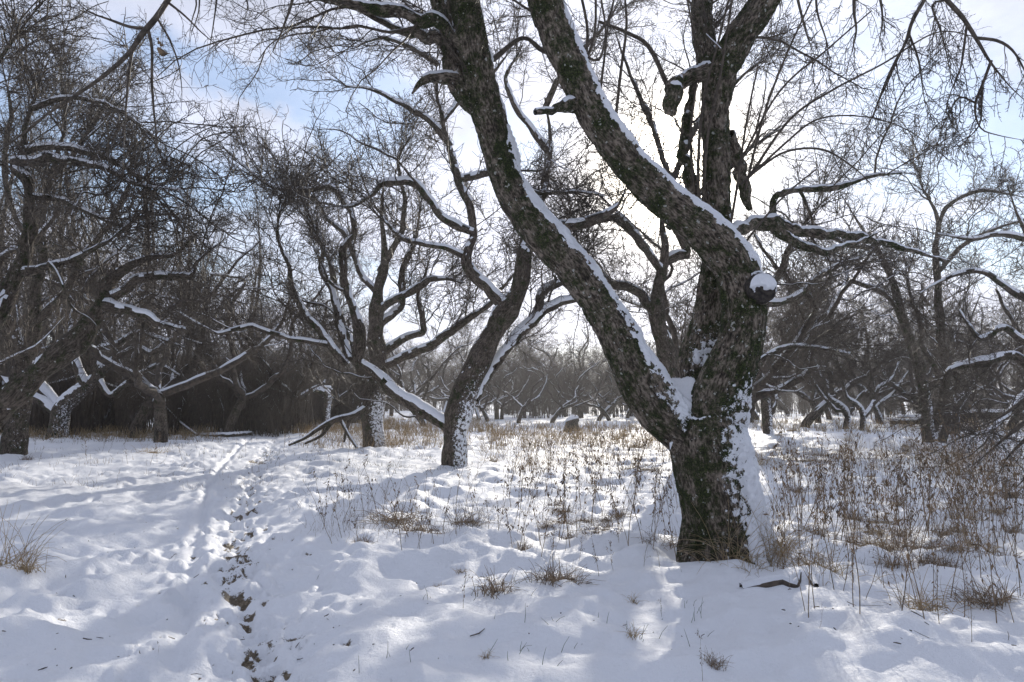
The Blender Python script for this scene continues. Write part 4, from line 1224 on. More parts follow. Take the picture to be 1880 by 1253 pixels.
hanging('fine drooping twigs hanging in at the top between bough and big tree', 5.2, (420, -20), [
    [(330, -60, 5), (390, -40, 5), (440, -20, 4.5), (480, -40, 4)],
    [(366, -30, 2.5), (365, 20, 2), (352, 60, 1.6), (348, 80, 1)],
    [(402, -35, 2.8), (396, 15, 2.2), (388, 70, 1.8), (378, 130, 1)],
    [(440, -25, 2.5), (455, 10, 1.8), (450, 33, 1)],
    [(475, -40, 2.5), (484, 0, 1.8), (487, 30, 1)],
], 441, 0.8, lens=(0.1, 0.3), up=-0.5, sp=6)

hanging('dark tangle of low twigs reaching in at the lower right edge', 9.5, (1930, 700), [
    [(1960, 700, 10), (1900, 760, 8), (1850, 800, 6), (1810, 835, 4), (1780, 860, 2)],
    [(1950, 740, 8), (1890, 800, 6), (1850, 840, 4), (1830, 880, 2)],
    [(1950, 680, 8), (1880, 735, 6), (1820, 775, 4), (1770, 790, 2)],
    [(1960, 780, 7), (1910, 840, 5), (1880, 880, 4), (1860, 900, 2)],
], 451, 1.1, lens=(0.3, 0.9), up=-0.05, rpt=1.6, sp=6)

# ------------------------------------------------------------------ generic far trees (shared meshes)
def local_tree(seed, height=6.0, lean=0.4, nlimb=4, spread=1.0, dens=1.0, tw=2.0, fork=1.0, r0=0.13, levels=3):
    rng = np.random.default_rng(seed)
    az = rng.uniform(0, 2 * math.pi)
    top = np.array([math.cos(az) * lean, math.sin(az) * lean, fork])
    tr = resample([[0, 0, -0.3, r0 * 1.25], [0, 0, 0.1, r0 * 1.1], [*(top * [.4, .4, .5]), r0], [*top, r0 * .85]], 0.2)
    limbs = []
    for i in range(nlimb):
        a = az + i * 2 * math.pi / nlimb + rng.uniform(-.5, .5)
        rad = height * 0.42 * spread * rng.uniform(.6, 1.2)
        hh = height * rng.uniform(0.55, 0.8)
        dx, dy = math.cos(a), math.sin(a)
        k1 = rng.uniform(.25, .5)
        j = lambda s: rng.normal(0, s)
        pts = [[*(top * .75), r0 * .6], [*top, r0 * .6]]
        pts += [[top[0] + dx * rad * k1, top[1] + dy * rad * k1, fork + (hh - fork) * .22 + j(.2), r0 * .5],
                [top[0] + dx * rad * .6 + j(.25), top[1] + dy * rad * .6 + j(.25), fork + (hh - fork) * .55 + j(.2), r0 * .38],
                [top[0] + dx * rad * .8 + j(.3), top[1] + dy * rad * .8 + j(.3), hh * .85, r0 * .24],
                [top[0] + dx * rad * 1. + j(.4), top[1] + dy * rad * 1. + j(.4), hh + j(.3), r0 * .12]]
        limbs.append(gnarl(resample(pts, 0.16), seed + i, 1.3, .45))
    # secondary limbs
    LP, LR = pack(limbs, 14)
    S2, SR2 = spawn(rng, LP, LR, 1.3, (height * .2, height * .4), 11, (30, 65), up=0.22, wig=0.2, tmin=.25, rrat=.6, lr=.011, rmin=.008)
    B, BR = spawn(rng, np.concatenate([LP[:, ::1][:, :11], S2]), np.concatenate([LR[:, :11], SR2]), 3.4 * dens, (.6, 1.7), 7, (30, 75), up=0.15, wig=0.25, rrat=.6, lr=.01, rmin=.004 * tw / 2)
    C, CR = spawn(rng, B, BR, 8 * dens, (.25, .95), 5, (30, 75), up=0.1, wig=0.28, lr=.008, rmin=.0034 * tw)
    Dd, DR = spawn(rng, C, CR, 6.5 * dens, (.1, .45), 3, (30, 75), up=0.05, wig=0.25, lr=.008, rmin=.003 * tw)
    V, Q, bk, nm = tubes(tr[None, :, :3], tr[None, :, 3], 12, bump=.15, seed=seed)
    trunk = make_mesh('trunk', V, Q, M_BARK2, bk)
    lp, lb, sn = [], [], []
    s = snow_shell(V, Q, nm, None, .03, .5, seed, 3.0)
    if s: sn.append(s)
    for l in limbs:
        V, Q, bk, nm = tubes(l[None, :, :3], l[None, :, 3], 8, bump=.12, seed=seed)
        lp.append((V, Q)); s = snow_shell(V, Q, nm, None, .03, .45, seed, 3.0)
        if s: sn.append(s)
    V, Q, bk, nm = tubes(S2, SR2, 5)
    lp.append((V, Q)); s = snow_shell(V, Q, nm, None, .015, .55, seed, 3.0)
    if s: sn.append(s)
    V, Q = cat_mesh(lp); limb = make_mesh('limbs', V, Q, M_BARK3)
    V, Q = cat_mesh([tubes(p, r, 3)[:2] for p, r in ((B, BR), (C, CR), (Dd, DR))])
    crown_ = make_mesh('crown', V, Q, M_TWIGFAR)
    V, Q = cat_mesh(sn); snow_ = make_mesh('snow', V, Q, M_SNOW)
    return [('trunk', trunk), ('limbs', limb), ('crown', crown_), ('snow', snow_)]

def forest_tree(seed, height=17.0):
    rng = np.random.default_rng(seed)
    j = lambda s: rng.normal(0, s)
    tr = resample([[0, 0, -.3, .2], [0, 0, 0, .19], [j(.2), j(.2), height * .3, .15], [j(.4), j(.4), height * .6, .10], [j(.6), j(.6), height * .85, .05], [j(.7), j(.7), height, .012]], .5)
    LP, LR = pack([tr], 24)
    S2, SR2 = spawn(rng, LP, LR, 2.6, (2.0, 5.0), 10, (22, 50), up=0.35, wig=.12, tmin=.2, rrat=.5, lr=.012, rmin=.01, lfall=.6)
    B, BR = spawn(rng, S2, SR2, 2.6, (.7, 1.8), 7, (22, 55), up=.25, wig=.15, lr=.009, rmin=.006)
    C, CR = spawn(rng, B, BR, 4.5, (.3, .9), 5, (25, 60), up=.2, wig=.2, lr=.008, rmin=.0048)
    V, Q, bk, nm = tubes(LP, LR, 8)
    a = make_mesh('trunk', V, Q, M_BARK3)
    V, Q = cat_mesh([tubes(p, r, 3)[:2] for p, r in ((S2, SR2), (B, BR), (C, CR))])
    return [('trunk', a), ('crown', make_mesh('crown', V, Q, M_TWIGFAR))]

def shrub(seed, h=3.0, n=26, dens=1.0):
    rng = np.random.default_rng(seed)
    st = []
    for i in range(n):
        a = rng.uniform(0, 6.28); lean = rng.uniform(.1, .9)
        b = rng.normal(0, .35, 2); H_ = h * rng.uniform(.5, 1.1)
        st.append(resample([[b[0], b[1], -.1, .018], [b[0] + math.cos(a) * lean * .4, b[1] + math.sin(a) * lean * .4, H_ * .45, .013],
                            [b[0] + math.cos(a) * lean + rng.normal(0, .2), b[1] + math.sin(a) * lean, H_, .005]], .3))
    LP, LR = pack(st, 9)
    B, BR = spawn(rng, LP, LR, 4 * dens, (.4, 1.3), 6, (25, 70), up=.1, wig=.25, lr=.008, rmin=.0045)
    C, CR = spawn(rng, B, BR, 6 * dens, (.15, .6), 5, (30, 75), up=.05, wig=.28, lr=.008, rmin=.0038)
    V, Q, bk, nm = tubes(LP, LR, 5)
    s = snow_shell(V, Q, nm, None, .012, .55, seed, 3.)
    V2, Q2, _, nm2 = tubes(B, BR, 3)
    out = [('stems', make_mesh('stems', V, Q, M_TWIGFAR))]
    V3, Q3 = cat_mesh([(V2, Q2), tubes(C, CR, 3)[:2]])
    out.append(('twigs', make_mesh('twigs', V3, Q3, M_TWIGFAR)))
    nb = len(B) // 3
    Vb, Qb, _, nb_ = tubes(B[:nb], BR[:nb] * 1.6, 4)
    s2 = snow_shell(Vb, Qb, nb_, None, .012, .55, seed, 3.)
    sl_ = [z_ for z_ in (s, s2) if z_]
    if sl_: out.append(('snow', make_mesh('snow', *cat_mesh(sl_), M_SNOW)))
    return out

def place(kit, name, label, cat, group, x, y, rz, s):
    T = thing(name, label, cat, (x, y, gz(x, y)), group, rz, s)
    for nm, me in kit:
        o = link(nm, me, T)
        if nm in ('crown', 'twigs', 'stems', 'limbs', 'snow'): o['kind'] = 'stuff'
    return T

rng = np.random.default_rng(900)
kits = [local_tree(500 + i, height=h, lean=l, nlimb=n, spread=sp, dens=d) for i, (h, l, n, sp, d) in enumerate([
    (5.6, .5, 4, 1.15, 1.2), (5.2, .9, 3, 1.25, 1.2), (6.2, .3, 5, 1.05, 1.1), (5.0, .7, 4, 1.3, 1.25), (6.6, .4, 4, .95, 1.1)])]
fkits = [forest_tree(560 + i, h) for i, h in enumerate([16, 18, 14])]
skits = [shrub(580 + i, h) for i, h in enumerate([3.0, 3.8, 2.4, 3.4])]

def to_x(px, y):
    return (px - 940) / F * y

# the far rows of the orchard
cen = [(895, 778, 0), (879, 775, 3), (921, 774, 1), (952, 781, 1), (1014, 780, 3), (1060, 777, 2), (1100, 775, 1), (1118, 775, 3), (1152, 771, 0), (1185, 774, 2), (985, 766, 4), (1035, 765, 0)]
names_c = ['straight-stemmed', 'slim', 'short', 'crooked snow-topped', 'leaning pale', 'rounded', 'slanting', 'twice-bent', 'distant grey', 'low', 'faint', 'dim']
for k, (px, py, kk) in enumerate(cen):
    x, y = gx(px, py)
    place(kits[kk], 'apple_tree', '%s apple tree of the far row, between the leaning and the big tree' % names_c[k], 'tree', 'far orchard trees', x, y, rng.uniform(0, 6.28), rng.uniform(.82, .98))
for row, y0 in enumerate([38, 45, 53, 62, 72, 84, 98, 115]):
    halfw = y0 * 0.8
    x = -halfw
    while x < halfw:
        x += rng.uniform(5.0, 8.0)
        y = y0 + rng.uniform(-2, 2)
        px = 940 + F * x / y
        if px < 430 and row < 3:
            continue
        if 600 < px < 1330 and y < 49:
            continue
        if px < -300 or px > 2200: continue
        zone = 'left of the leaning tree' if px < 800 else ('between the leaning and the big tree' if px < 1230 else ('just right of the big tree' if px < 1560 else 'toward the right edge'))
        rw = ['nearer', 'nearer', 'middle', 'middle', 'far', 'far', 'farthest', 'farthest'][row]
        kq = int(rng.integers(5))
        place(kits[kq], 'apple_tree', '%s bare apple tree of the %s rows %s' % (['rounded', 'bent', 'tall', 'wide', 'upright'][kq], rw, zone), 'tree', 'background orchard trees, %s rows %s' % (rw, zone), x, y, rng.uniform(0, 6.28),
              rng.uniform(.85, 1.1) * (1.28 if 850 < px < 1250 else 1.4))
# a few nearer generic trees that fill the sides
for (px, y, kk, s, lb) in [(1350, 21.5, 2, 1.3, 'tall apple tree hidden behind the big trunk, crown showing above its right side'), (1285, 27, 3, 1.4, 'wide apple tree behind the hidden one, crown showing through the V'),
                           (1500, 44, 2, 1.25, 'tall rounded apple tree behind the low bent ones'), 
                           (1850, 34, 0, 1.15, 'dark wide apple tree near the right edge'),
                           (1950, 24, 2, 1.2, 'apple tree half out of the picture on the right'),
                           (560, 33, 2, 1.35, 'dense apple tree behind the upright trunk'), (420, 29, 4, 1.35, 'tangled apple tree beside the end of the path'),
                           (300, 24, 3, 1.4, 'wide tangled apple tree left of the path'), (200, 33, 0, 1.5, 'dark apple tree in front of the left thicket'),
                           (1330, 46, 1, 1.1, 'apple tree directly behind the big trunk'), (780, 40, 3, 1.25, 'broad apple tree behind the leaning tree')]:
    place(kits[kk], 'apple_tree', lb, 'tree', None, to_x(px, y), y, rng.uniform(0, 6.28), s)

# the tall wood on the left and its thicket
k = 0
while k < 60:
    px = rng.uniform(-250, 560); y = rng.uniform(38, 62)
    if px > 380 and rng.random() < .6: continue
    side = 'at the left edge' if px < 150 else ('behind the V-forked tree' if px < 330 else 'behind the end of the path')
    place(fkits[rng.integers(3)], 'forest_tree', 'tall bare tree of the dark wood %s' % side, 'tree', 'tall trees of the wood %s' % side, to_x(px, y), y, rng.uniform(0, 6.28),
          rng.uniform(.8, 1.15) * (1.0 if px < 330 else .7))
    k += 1
for k in range(150):
    px = rng.uniform(-150, 700); y = rng.uniform(30, 41) if px < 560 else rng.uniform(40, 52)
    side = 'at the left edge' if px < 150 else ('left of the path' if px < 420 else 'beyond the end of the path')
    sc_ = rng.uniform(.75, 1.15); kq = int(rng.integers(4))
    place(skits[kq], 'shrub', '%s shrub in the %s of the thicket %s, %s' % (['dense', 'tall', 'low', 'upright'][kq], third(y, 30, 41, ('front', 'middle', 'back')), side, 'smaller one' if sc_ < .95 else 'larger one'), 'shrub', 'thicket shrubs %s' % side, to_x(px, y), y, rng.uniform(0, 6.28), sc_)
for k in range(70):
    px = rng.uniform(600, 2050); y = rng.uniform(62, 90)
    side = 'behind the leaning tree' if px < 900 else ('behind the far row in the middle' if px < 1300 else 'behind the trees on the right')
    place(skits[rng.integers(4)], 'shrub', 'low leafless shrub %s' % side, 'shrub', 'far shrubs %s' % side, to_x(px, y), y, rng.uniform(0, 6.28), rng.uniform(.6, 1.0))

for k in range(70):
    px = rng.uniform(860, 1260) if k < 45 else rng.uniform(1380, 1900); y = rng.uniform(56, 80)
    side = 'in the middle' if px < 1300 else 'on the right'
    place(skits[rng.integers(4)], 'shrub', 'brown brush of the far tree line %s' % side, 'shrub', 'brush of the far tree line %s' % side, to_x(px, y), y, rng.uniform(0, 6.28), rng.uniform(.7, 1.25))
for k in range(80):
    px = rng.uniform(500, 2000); y = rng.uniform(95, 135)
    place(skits[rng.integers(4)], 'shrub', 'dim shrub on the horizon behind all the orchard rows', 'shrub', 'horizon shrubs', to_x(px, y), y, rng.uniform(0, 6.28), rng.uniform(1.3, 2.0))
for (px, y, kk, s, lb) in [(-120, 17, 0, 1.35, 'wide apple tree standing outside the left edge, its twigs reaching in'),
                           (250, 28, 4, 1.5, 'tall apple tree behind the V-forked tree'), (-30, 30, 3, 1.7, 'broad apple tree at the left edge before the wood')]:
    place(kits[kk], 'apple_tree', lb, 'tree', None, to_x(px, y), y, rng.uniform(0, 6.28), s)

# ------------------------------------------------------------------ stump, logs, fallen boughs
def stump():
    x, y = gx(1050, 797)
    base = np.array([x, y, gz(x, y)])
    T = thing('tree_stump', 'short broken stump capped with snow in the middle of the field', 'stump', base)
    th = np.linspace(0, 2 * math.pi, 19)[:-1]
    r = np.random.default_rng(4)
    V, Q = [], []
    topj = .42 + .10 * np.sin(th + 2) + r.normal(0, .035, 18)
    for k, (rr, zz) in enumerate([(.36, -.1), (.32, .05), (.26, .2), (.25, .35)]):
        w = 1 + .1 * np.sin(th * 3) + .05 * r.normal(size=18)
        V.append(np.stack([np.cos(th) * rr * w, np.sin(th) * rr * w, np.full(18, zz)], 1))
    V.append(np.stack([np.cos(th) * .25, np.sin(th) * .25, topj + .05], 1))
    V.append(np.stack([np.cos(th) * .17, np.sin(th) * .17, topj - .02], 1))
    V.append(np.stack([np.cos(th) * .02, np.sin(th) * .02, np.full(18, .36)], 1))
    n = len(V)
    for a in range(n - 1):
        for b in range(18):
            Q.append([a * 18 + b, a * 18 + (b + 1) % 18, (a + 1) * 18 + (b + 1) % 18, (a + 1) * 18 + b])
    V = np.vstack(V)
    link('wood', make_mesh('wood', V, Q, M_BARK2, V), T)
    Vs = []
    for rr, zz in [(.27, .40), (.28, .46), (.22, .54), (.12, .58), (.01, .59)]:
        Vs.append(np.stack([np.cos(th) * rr, np.sin(th) * rr, zz + .08 * np.sin(th + 2) * rr / .25], 1))
    Qs = [[a * 18 + b, a * 18 + (b + 1) % 18, (a + 1) * 18 + (b + 1) % 18, (a + 1) * 18 + b] for a in range(4) for b in range(18)]
    link('snow', make_mesh('snow', np.vstack(Vs), Qs, M_SNOW), T)
stump()

def log(label, pts, d=None, S=12, snow=.05, name='fallen_log', cat='log', group=None, mat=None, thr=.35):
    """pts: (px,py,r_m,height above ground)"""
    W = []
    for (px, py, r, h) in pts:
        g = G(px, py); W.append([g[0], g[1], g[2] + h, r])
    base = np.array(W[0][:3])
    pl = resample(W, .08)
    V, Q, bk, nm = tubes(pl[None, :, :3] - base, pl[None, :, 3], S, bump=.2, seed=len(label))
    o = link(name, make_mesh(name, V, Q, mat or M_BARK2, bk), None, tuple(base))
    tag(o, label, cat, group)
    s = snow_shell(V, Q, nm, None, snow, thr, 3, 4.0, dirv=np.array([0.1, 0, 1.0]))
    if s: link('snow', make_mesh('snow', s[0], s[1], M_SNOW), o)['kind'] = 'stuff'
    return o
log('thick dark fallen log under snow at the right, behind the twin-stemmed tree', [(1650, 778, .22, .15), (1700, 779, .25, .25), (1760, 780, .2, .35)])
log('long snow-topped fallen log at the right edge of the field', [(1745, 777, .25, .35), (1810, 779, .28, .45), (1900, 781, .28, .5)])
log('short dark log half sunk in snow beyond the mossy trunk', [(1640, 781, .15, .1), (1690, 783, .15, .15)])
log('rotten broken branch half buried in the snow in front of the big tree', [(1362, 1108, .03, -.01), (1400, 1106, .042, .012), (1435, 1104, .045, .018), (1460, 1106, .03, .01), (1470, 1098, .012, .03)], snow=.012, mat=M_BARK3, thr=.6)
log('curled piece of dark bark in the snow right of the rotten branch', [(1480, 1086, .02, .03), (1492, 1100, .026, .02), (1500, 1112, .02, .0)], snow=.01, mat=M_BARK3, thr=.6)
log('thin dead branch lying across the end of the path', [(370, 803, .05, .02), (410, 806, .06, .05), (460, 801, .05, .06)])
log('grey dead pole leaning low over the snow before the thicket', [(300, 800, .03, 1.1), (330, 800, .035, .5), (362, 806, .03, .03)], snow=.02)
def fallen_bough():
    base = at(640, 800, 20.5); base[2] = gz(base[0], base[1])
    T = thing('fallen_bough', 'broken bough sagging to the ground left of the upright trunk', 'branch', base)
    ls = [[(668, 752, 6, .8), (645, 765, 6, .4), (615, 772, 5, 0), (585, 788, 4, -.2), (560, 805, 3, -.3), (530, 818, 2, -.3)],
          [(610, 775, 4), (590, 800, 3), (560, 815, 2)], [(645, 765, 4, .4), (636, 790, 3, .4), (632, 812, 2, .3)], [(625, 770, 3), (640, 800, 3), (655, 822, 2)]]
    pls = [resample(px_limb(l, 20.5), .08) for l in ls]
    for i, pl in enumerate(pls):
        tube_part('branch', pl, 7, M_BARK2, T, base, bump=.1, seed=i + 9, snow=.02, thr=.5)
    r = np.random.default_rng(8)
    P_, R_ = pack(pls, 12)
    B, BR = spawn(r, P_, R_, 7, (.3, 1.0), 6, (30, 70), up=0, wig=.25, rmin=.003)
    C, CR = spawn(r, B, BR, 7, (.1, .4), 4, (30, 70), up=0, wig=.25, rmin=.0025)
    twig_part('twigs', [(B, BR), (C, CR)], M_TWIG, T, base)
fallen_bough()
Tp = at(597, 795, 30); Tp[2] = gz(Tp[0], Tp[1])
T = thing('dead_tree', 'short dead trunk with two snow-capped stubs in front of the thicket', 'tree', Tp)
for i, l in enumerate([[(597, 808, 7), (597, 795, 7), (600, 760, 6), (603, 730, 6), (598, 718, 5)], [(602, 735, 5), (596, 722, 5), (584, 718, 4), (576, 720, 2)], [(603, 725, 4), (608, 716, 4), (600, 713, 3), (586, 714, 2)]]):
    tube_part('trunk' if i == 0 else 'stub', resample(px_limb(l, 30), .1), 10, M_BARK2, T, Tp, snow=.05, thr=.35, seed=i)

# ------------------------------------------------------------------ weeds and grass
def weed_kit(seed, h=.8, leafy=1.0, bend=.15, nb=8):
    r = np.random.default_rng(seed)
    n = 9
    d = nz(np.array([r.normal() * bend, r.normal() * bend, 1.0]))
    p = [np.zeros(3) - [0, 0, .05]]
    dd = d.copy()
    for i in range(n):
        dd = nz(dd + r.normal(size=3) * .07 + np.array([0, 0, .02 - bend * .1 * i / n])); p.append(p[-1] + dd * h / n)
    P0 = np.array(p)[None]; R0 = np.linspace(.0038, .0014, n + 1)[None]
    B, BR = spawn(r, P0, R0, nb / h, (.08 * h, .45 * h), 6, (20, 50), up=.1, wig=.12, tmin=.25, rrat=.7, lr=.006, rmin=.0013)
    C, CR = spawn(r, B, BR, 9, (.03, .1), 4, (30, 60), up=0, wig=.15, lr=.01, rmin=.001)
    V, Q = cat_mesh([tubes(a, b, 3)[:2] for a, b in ((P0, R0), (B, BR), (C, CR)) if len(a)])
    stem = make_mesh('dry_weed', V, Q, M_WEED)
    # withered leaves and seed heads hanging from the tips
    ends = [x for x in (P0.reshape(-1, 3)[3:], B[:, 2:].reshape(-1, 3), C[:, -1].reshape(-1, 3)) if len(x)]
    E = np.vstack(ends)
    nl = int(36 * leafy)
    E = E[r.choice(len(E), min(nl, len(E)), replace=False)]
    m = len(E)
    a = nz(r.normal(size=(m, 3)) * [.5, .5, .5] + [0, 0, -1.0]); b = nz(np.cross(a, r.normal(size=(m, 3)))); c = np.cross(a, b)
    L = r.uniform(.012, .055, m)[:, None] ** 1.0; w = L * r.uniform(.10, .24, m)[:, None]
    pts = np.stack([E, E + a * L * .4 + b * w + c * w * .7, E + a * L * .5, E + a * L * .4 - b * w + c * w * .5, E + a * L + c * L * .25], 1)
    Vl = pts.reshape(-1, 3); o = np.arange(m)[:, None] * 5
    Fl = np.concatenate([o + np.array([[0, 1, 2]]), o + np.array([[1, 4, 2]]), o + np.array([[2, 4, 3]]), o + np.array([[0, 2, 3]])])
    lf = make_mesh('withered_leaves', Vl, Fl, M_LEAF, smooth=False)
    return stem, lf

wk = [weed_kit(700 + i, h=h, leafy=l, bend=b, nb=n) for i, (h, l, b, n) in enumerate([
    (.85, .6, .12, 9), (.7, .9, .2, 10), (1.0, .4, .1, 8), (.6, .9, .3, 10), (.8, .2, .35, 5), (.9, .8, .15, 12), (.5, .5, .3, 6), (.75, .15, .1, 3), (.65, 1.2, .15, 9), (.95, .25, .25, 6)])]

def weed(px, py, k, s, label, group, rz=None):
    g = G(px, py)
    st, lf = wk[k]
    o = link('dry_weed', st, None, tuple(g))
    o.rotation_euler = (0, 0, rng.uniform(0, 6.28) if rz is None else rz); o.scale = (s, s, s)
    tag(o, label, 'weed', group)
    l = link('withered_leaves', lf, o); l['kind'] = 'stuff'
    return o

LOOK = ['tall many-branched', 'leaning leafy', 'very tall sparse', 'bent leafy', 'slanting nearly leafless', 'tall bushy', 'short spread', 'single bare-stemmed', 'densely leaved', 'tall thin drooping']
def scatter_weeds(n, box, group, label, ks, s=(.7, 1.1), pw=1.0):
    for i in range(n):
        px = rng.uniform(box[0], box[2]); py = box[1] + (box[3] - box[1]) * rng.random() ** pw
        if 1255 < px < 1425 and py < 1035: continue
        kk = int(rng.choice(ks)); ss = rng.uniform(*s)
        weed(px, py, kk, ss, '%s %s, %s %s' % (LOOK[kk], label, third(py, box[1], box[3], ('back', 'middle', 'front')), third(px, box[0], box[2], ('left', 'centre', 'right'))), group)

def weed_mass(name, label, n, boxes, ks, s, seed):
    r = np.random.default_rng(seed)
    parts = []; lparts = []
    def grab(me):
        V = np.empty(len(me.vertices) * 3, np.float32); me.vertices.foreach_get('co', V)
        k_ = len(me.polygons[0].vertices)
        Q = np.empty(len(me.loops), np.int32); me.loops.foreach_get('vertex_index', Q)
        return V.reshape(-1, 3).astype(float), Q.reshape(-1, k_)
    cache = {k: (grab(wk[k][0]), grab(wk[k][1])) for k in ks}
    for i in range(n):
        b = boxes[int(r.integers(len(boxes)))]
        g = G(r.uniform(b[0], b[2]), r.uniform(b[1], b[3])); a = r.uniform(0, 6.28); c, s_ = math.cos(a), math.sin(a); sc_ = r.uniform(*s)
        M = np.array([[c, -s_, 0], [s_, c, 0], [0, 0, 1]]) * sc_
        (V, Q), (Vl, Ql) = cache[ks[int(r.integers(len(ks)))]]
        parts.append((V @ M.T + g, Q)); lparts.append((Vl @ M.T + g, Ql))
    o = link(name, make_mesh(name, *cat_mesh(parts), M_WEED)); o['kind'] = 'stuff'; o['label'] = label; o['category'] = 'weeds'
    l = link('withered_leaves', make_mesh('withered_leaves', *cat_mesh(lparts), M_LEAF, smooth=False), o); l['kind'] = 'stuff'
scatter_weeds(130, (1430, 880, 1880, 1030), 'weeds of the thicket right of the big tree', 'dry weed in the thicket right of the big tree', [0, 1, 2, 3, 5, 8, 9], (.85, 1.3), .8)
scatter_weeds(54, (1420, 1010, 1880, 1180), 'sparse weeds in front of the right thicket', 'dry weed in front of the right thicket', [4, 0, 5, 9, 2], (.7, 1.1))
scatter_weeds(60, (930, 890, 1250, 1040), 'leafy withered weeds left of the big trunk', 'withered weed left of the big trunk', [1, 3, 5, 8], (.75, 1.2))
scatter_weeds(14, (1000, 1000, 1250, 1080), 'low weeds in front left of the big trunk', 'low weed in front left of the big trunk', [3, 6, 8, 4], (.35, .6))
scatter_weeds(34, (590, 920, 930, 1010), 'weeds round the flattened clump', 'dry weed by the flattened grass clump', [4, 6, 3, 9, 1], (.6, 1.0))
weed_mass('small_weeds', 'small dry weeds scattered over the snow of the whole field', 170, [(880, 800, 1900, 880), (880, 800, 1900, 880), (1430, 860, 1900, 930), (930, 850, 1240, 920), (0, 810, 700, 860), (1430, 860, 1900, 930)], [0, 1, 3, 6, 8], (.5, 1.0), 91)
for (px, py, k, s, lb) in [(795, 985, 7, .95, 'single straight dark stalk in the flattened grass clump'), (740, 1035, 4, .8, 'slanting bare stalk in front of the flattened clump'),
                           (1215, 1145, 6, .25, 'tiny dry sprig in the shaded snow at the foot of the picture'), (850, 1150, 6, .5, 'small bent sprig in the shaded snow in the foreground'),
                           (290, 1210, 6, .15, 'lone dark twig poking from the snow on the path'), (1785, 1215, 4, .5, 'broken dark weed leaning over the snow in the lower right corner'),
                           (1505, 1215, 7, .2, 'short stalk in the smooth snow at the lower right'), (1625, 1110, 5, .7, 'bushy dry weed before the right thicket'),
                           (625, 905, 3, .5, 'small leafy weed standing alone right of the path'), (1290, 1290, 1, .3, 'dark dry tuft at the bottom edge')]:
    weed(px, py, k, s, lb, None)

def tuft_kit(seed, n, h, spread, lay=.6, w=.0030):
    r = np.random.default_rng(seed)
    K = 6
    b = np.concatenate([r.normal(0, spread, (n, 2)), np.full((n, 1), -.02)], 1)
    a = r.uniform(0, 6.28, n); ln = r.uniform(.1, lay, n)
    D_ = nz(np.stack([np.cos(a) * ln, np.sin(a) * ln, np.ones(n)], 1))
    L = h * r.uniform(.4, 1.15, n)
    P_ = np.empty((n, K, 3)); P_[:, 0] = b
    out = np.stack([np.cos(a), np.sin(a), np.zeros(n)], 1)
    for i in range(1, K):
        D_ = nz(D_ + out * .16 * (i / K) * 2 * ln[:, None] * 2 + np.array([0, 0, -.16]) * (i / K) * 2 * ln[:, None] * 2 + r.normal(0, .05, (n, 3)))
        P_[:, i] = P_[:, i - 1] + D_ * (L / (K - 1))[:, None]
    P_[:, :, 2] = np.maximum(P_[:, :, 2], np.where(np.arange(K)[None] > 0, .008, -.02))
    R_ = w * np.linspace(1, .35, K)[None] * r.uniform(.7, 1.3, (n, 1))
    V, Q, _, _ = tubes(P_, R_, 3)
    return V, Q
tk = [make_mesh('grass_tuft', *tuft_kit(800 + i, n, h, sp, lay), M_GRASS) for i, (n, h, sp, lay) in enumerate([
    (70, .22, .05, .9), (110, .32, .09, 1.2), (70, .62, .10, .9), (150, .3, .16, 2.0), (36, .18, .04, .8)])]
tkb = [make_mesh('grass_tuft', *tuft_kit(830 + i, n, h, sp, lay), M_WEED) for i, (n, h, sp, lay) in enumerate([
    (110, .26, .1, 1.4), (90, .2, .06, 1.0)])]
def tuft(px, py, me, s, label, group=None, sz=None):
    g = G(px, py)
    o = link('grass_tuft', me, None, tuple(g))
    o.rotation_euler = (0, 0, rng.uniform(0, 6.28)); o.scale = (s, s, s if sz is None else sz)
    return tag(o, label, 'grass', group)
for (px, py, m, s, lb) in [
    (1005, 1100, tkb[1], .9, 'brown drooping grass tuft in a hollow left of the big tree, nearest the camera'), (1040, 1096, tkb[0], .7, 'ragged brown tuft joined to the nearest hollow tuft'),
    (910, 1118, tkb[1], .9, 'small pointed dry tuft left of the hollow ones'), (760, 985, tkb[0], 1.2, 'dense brown grass clump round the straight dark stalk'),
    (720, 970, tkb[0], 1.3, 'flattened brown grass clump left of the straight stalk'), (860, 985, tkb[0], .9, 'low brown tuft right of the straight stalk'),
    (12, 1065, tk[2], .9, 'tall pale grass tuft at the left edge'), (45, 1078, tk[0], .9, 'short pale tuft beside the tall one at the left edge'),
    (1450, 1075, tk[3], 1.0, 'wide pale grass tuft leaning at the right foot of the big trunk'), (1400, 1055, tk[2], .85, 'tall pale grass bent across the foot of the big trunk'),
    (1425, 1050, tk[2], .9, 'straggling pale grass on the snowy side of the big trunk'), (1345, 1062, tk[2], .9, 'thin pale grass in front of the big trunk'),
    (1380, 1075, tk[1], .6, 'low pale tuft before the snowy foot of the big trunk'), (1500, 1075, tk[1], 1., 'pale grass tuft by the curled bark'),
    (1700, 1135, tk[1], .8, 'bleached tuft under a snow cushion at the right'), (1800, 1125, tkb[0], .8, 'dark brown tuft spilling out of the snow at the right'),
    (1830, 1128, tkb[1], .9, 'brown tuft right of the spilling one'), (1640, 1055, tkb[1], .9, 'rusty leafy tuft in a snow hollow in the right thicket'),
    (1850, 915, tkb[0], 1.4, 'dark mound of dead grass at the right edge'), (1310, 1262, tkb[1], .45, 'brown tuft cut by the bottom edge'),
    (275, 835, tk[3], 1.0, 'patch of yellowish grass left of the path'), (50, 845, tkb[1], .9, 'small dark tuft on the far left snow'),
    (665, 1005, tkb[1], .6, 'small dark tuft left in front of the flattened clump'), (1210, 1015, tkb[0], .8, 'dead leaves and grass at the left foot of the big trunk')]:
    tuft(px, py, m, s, lb)
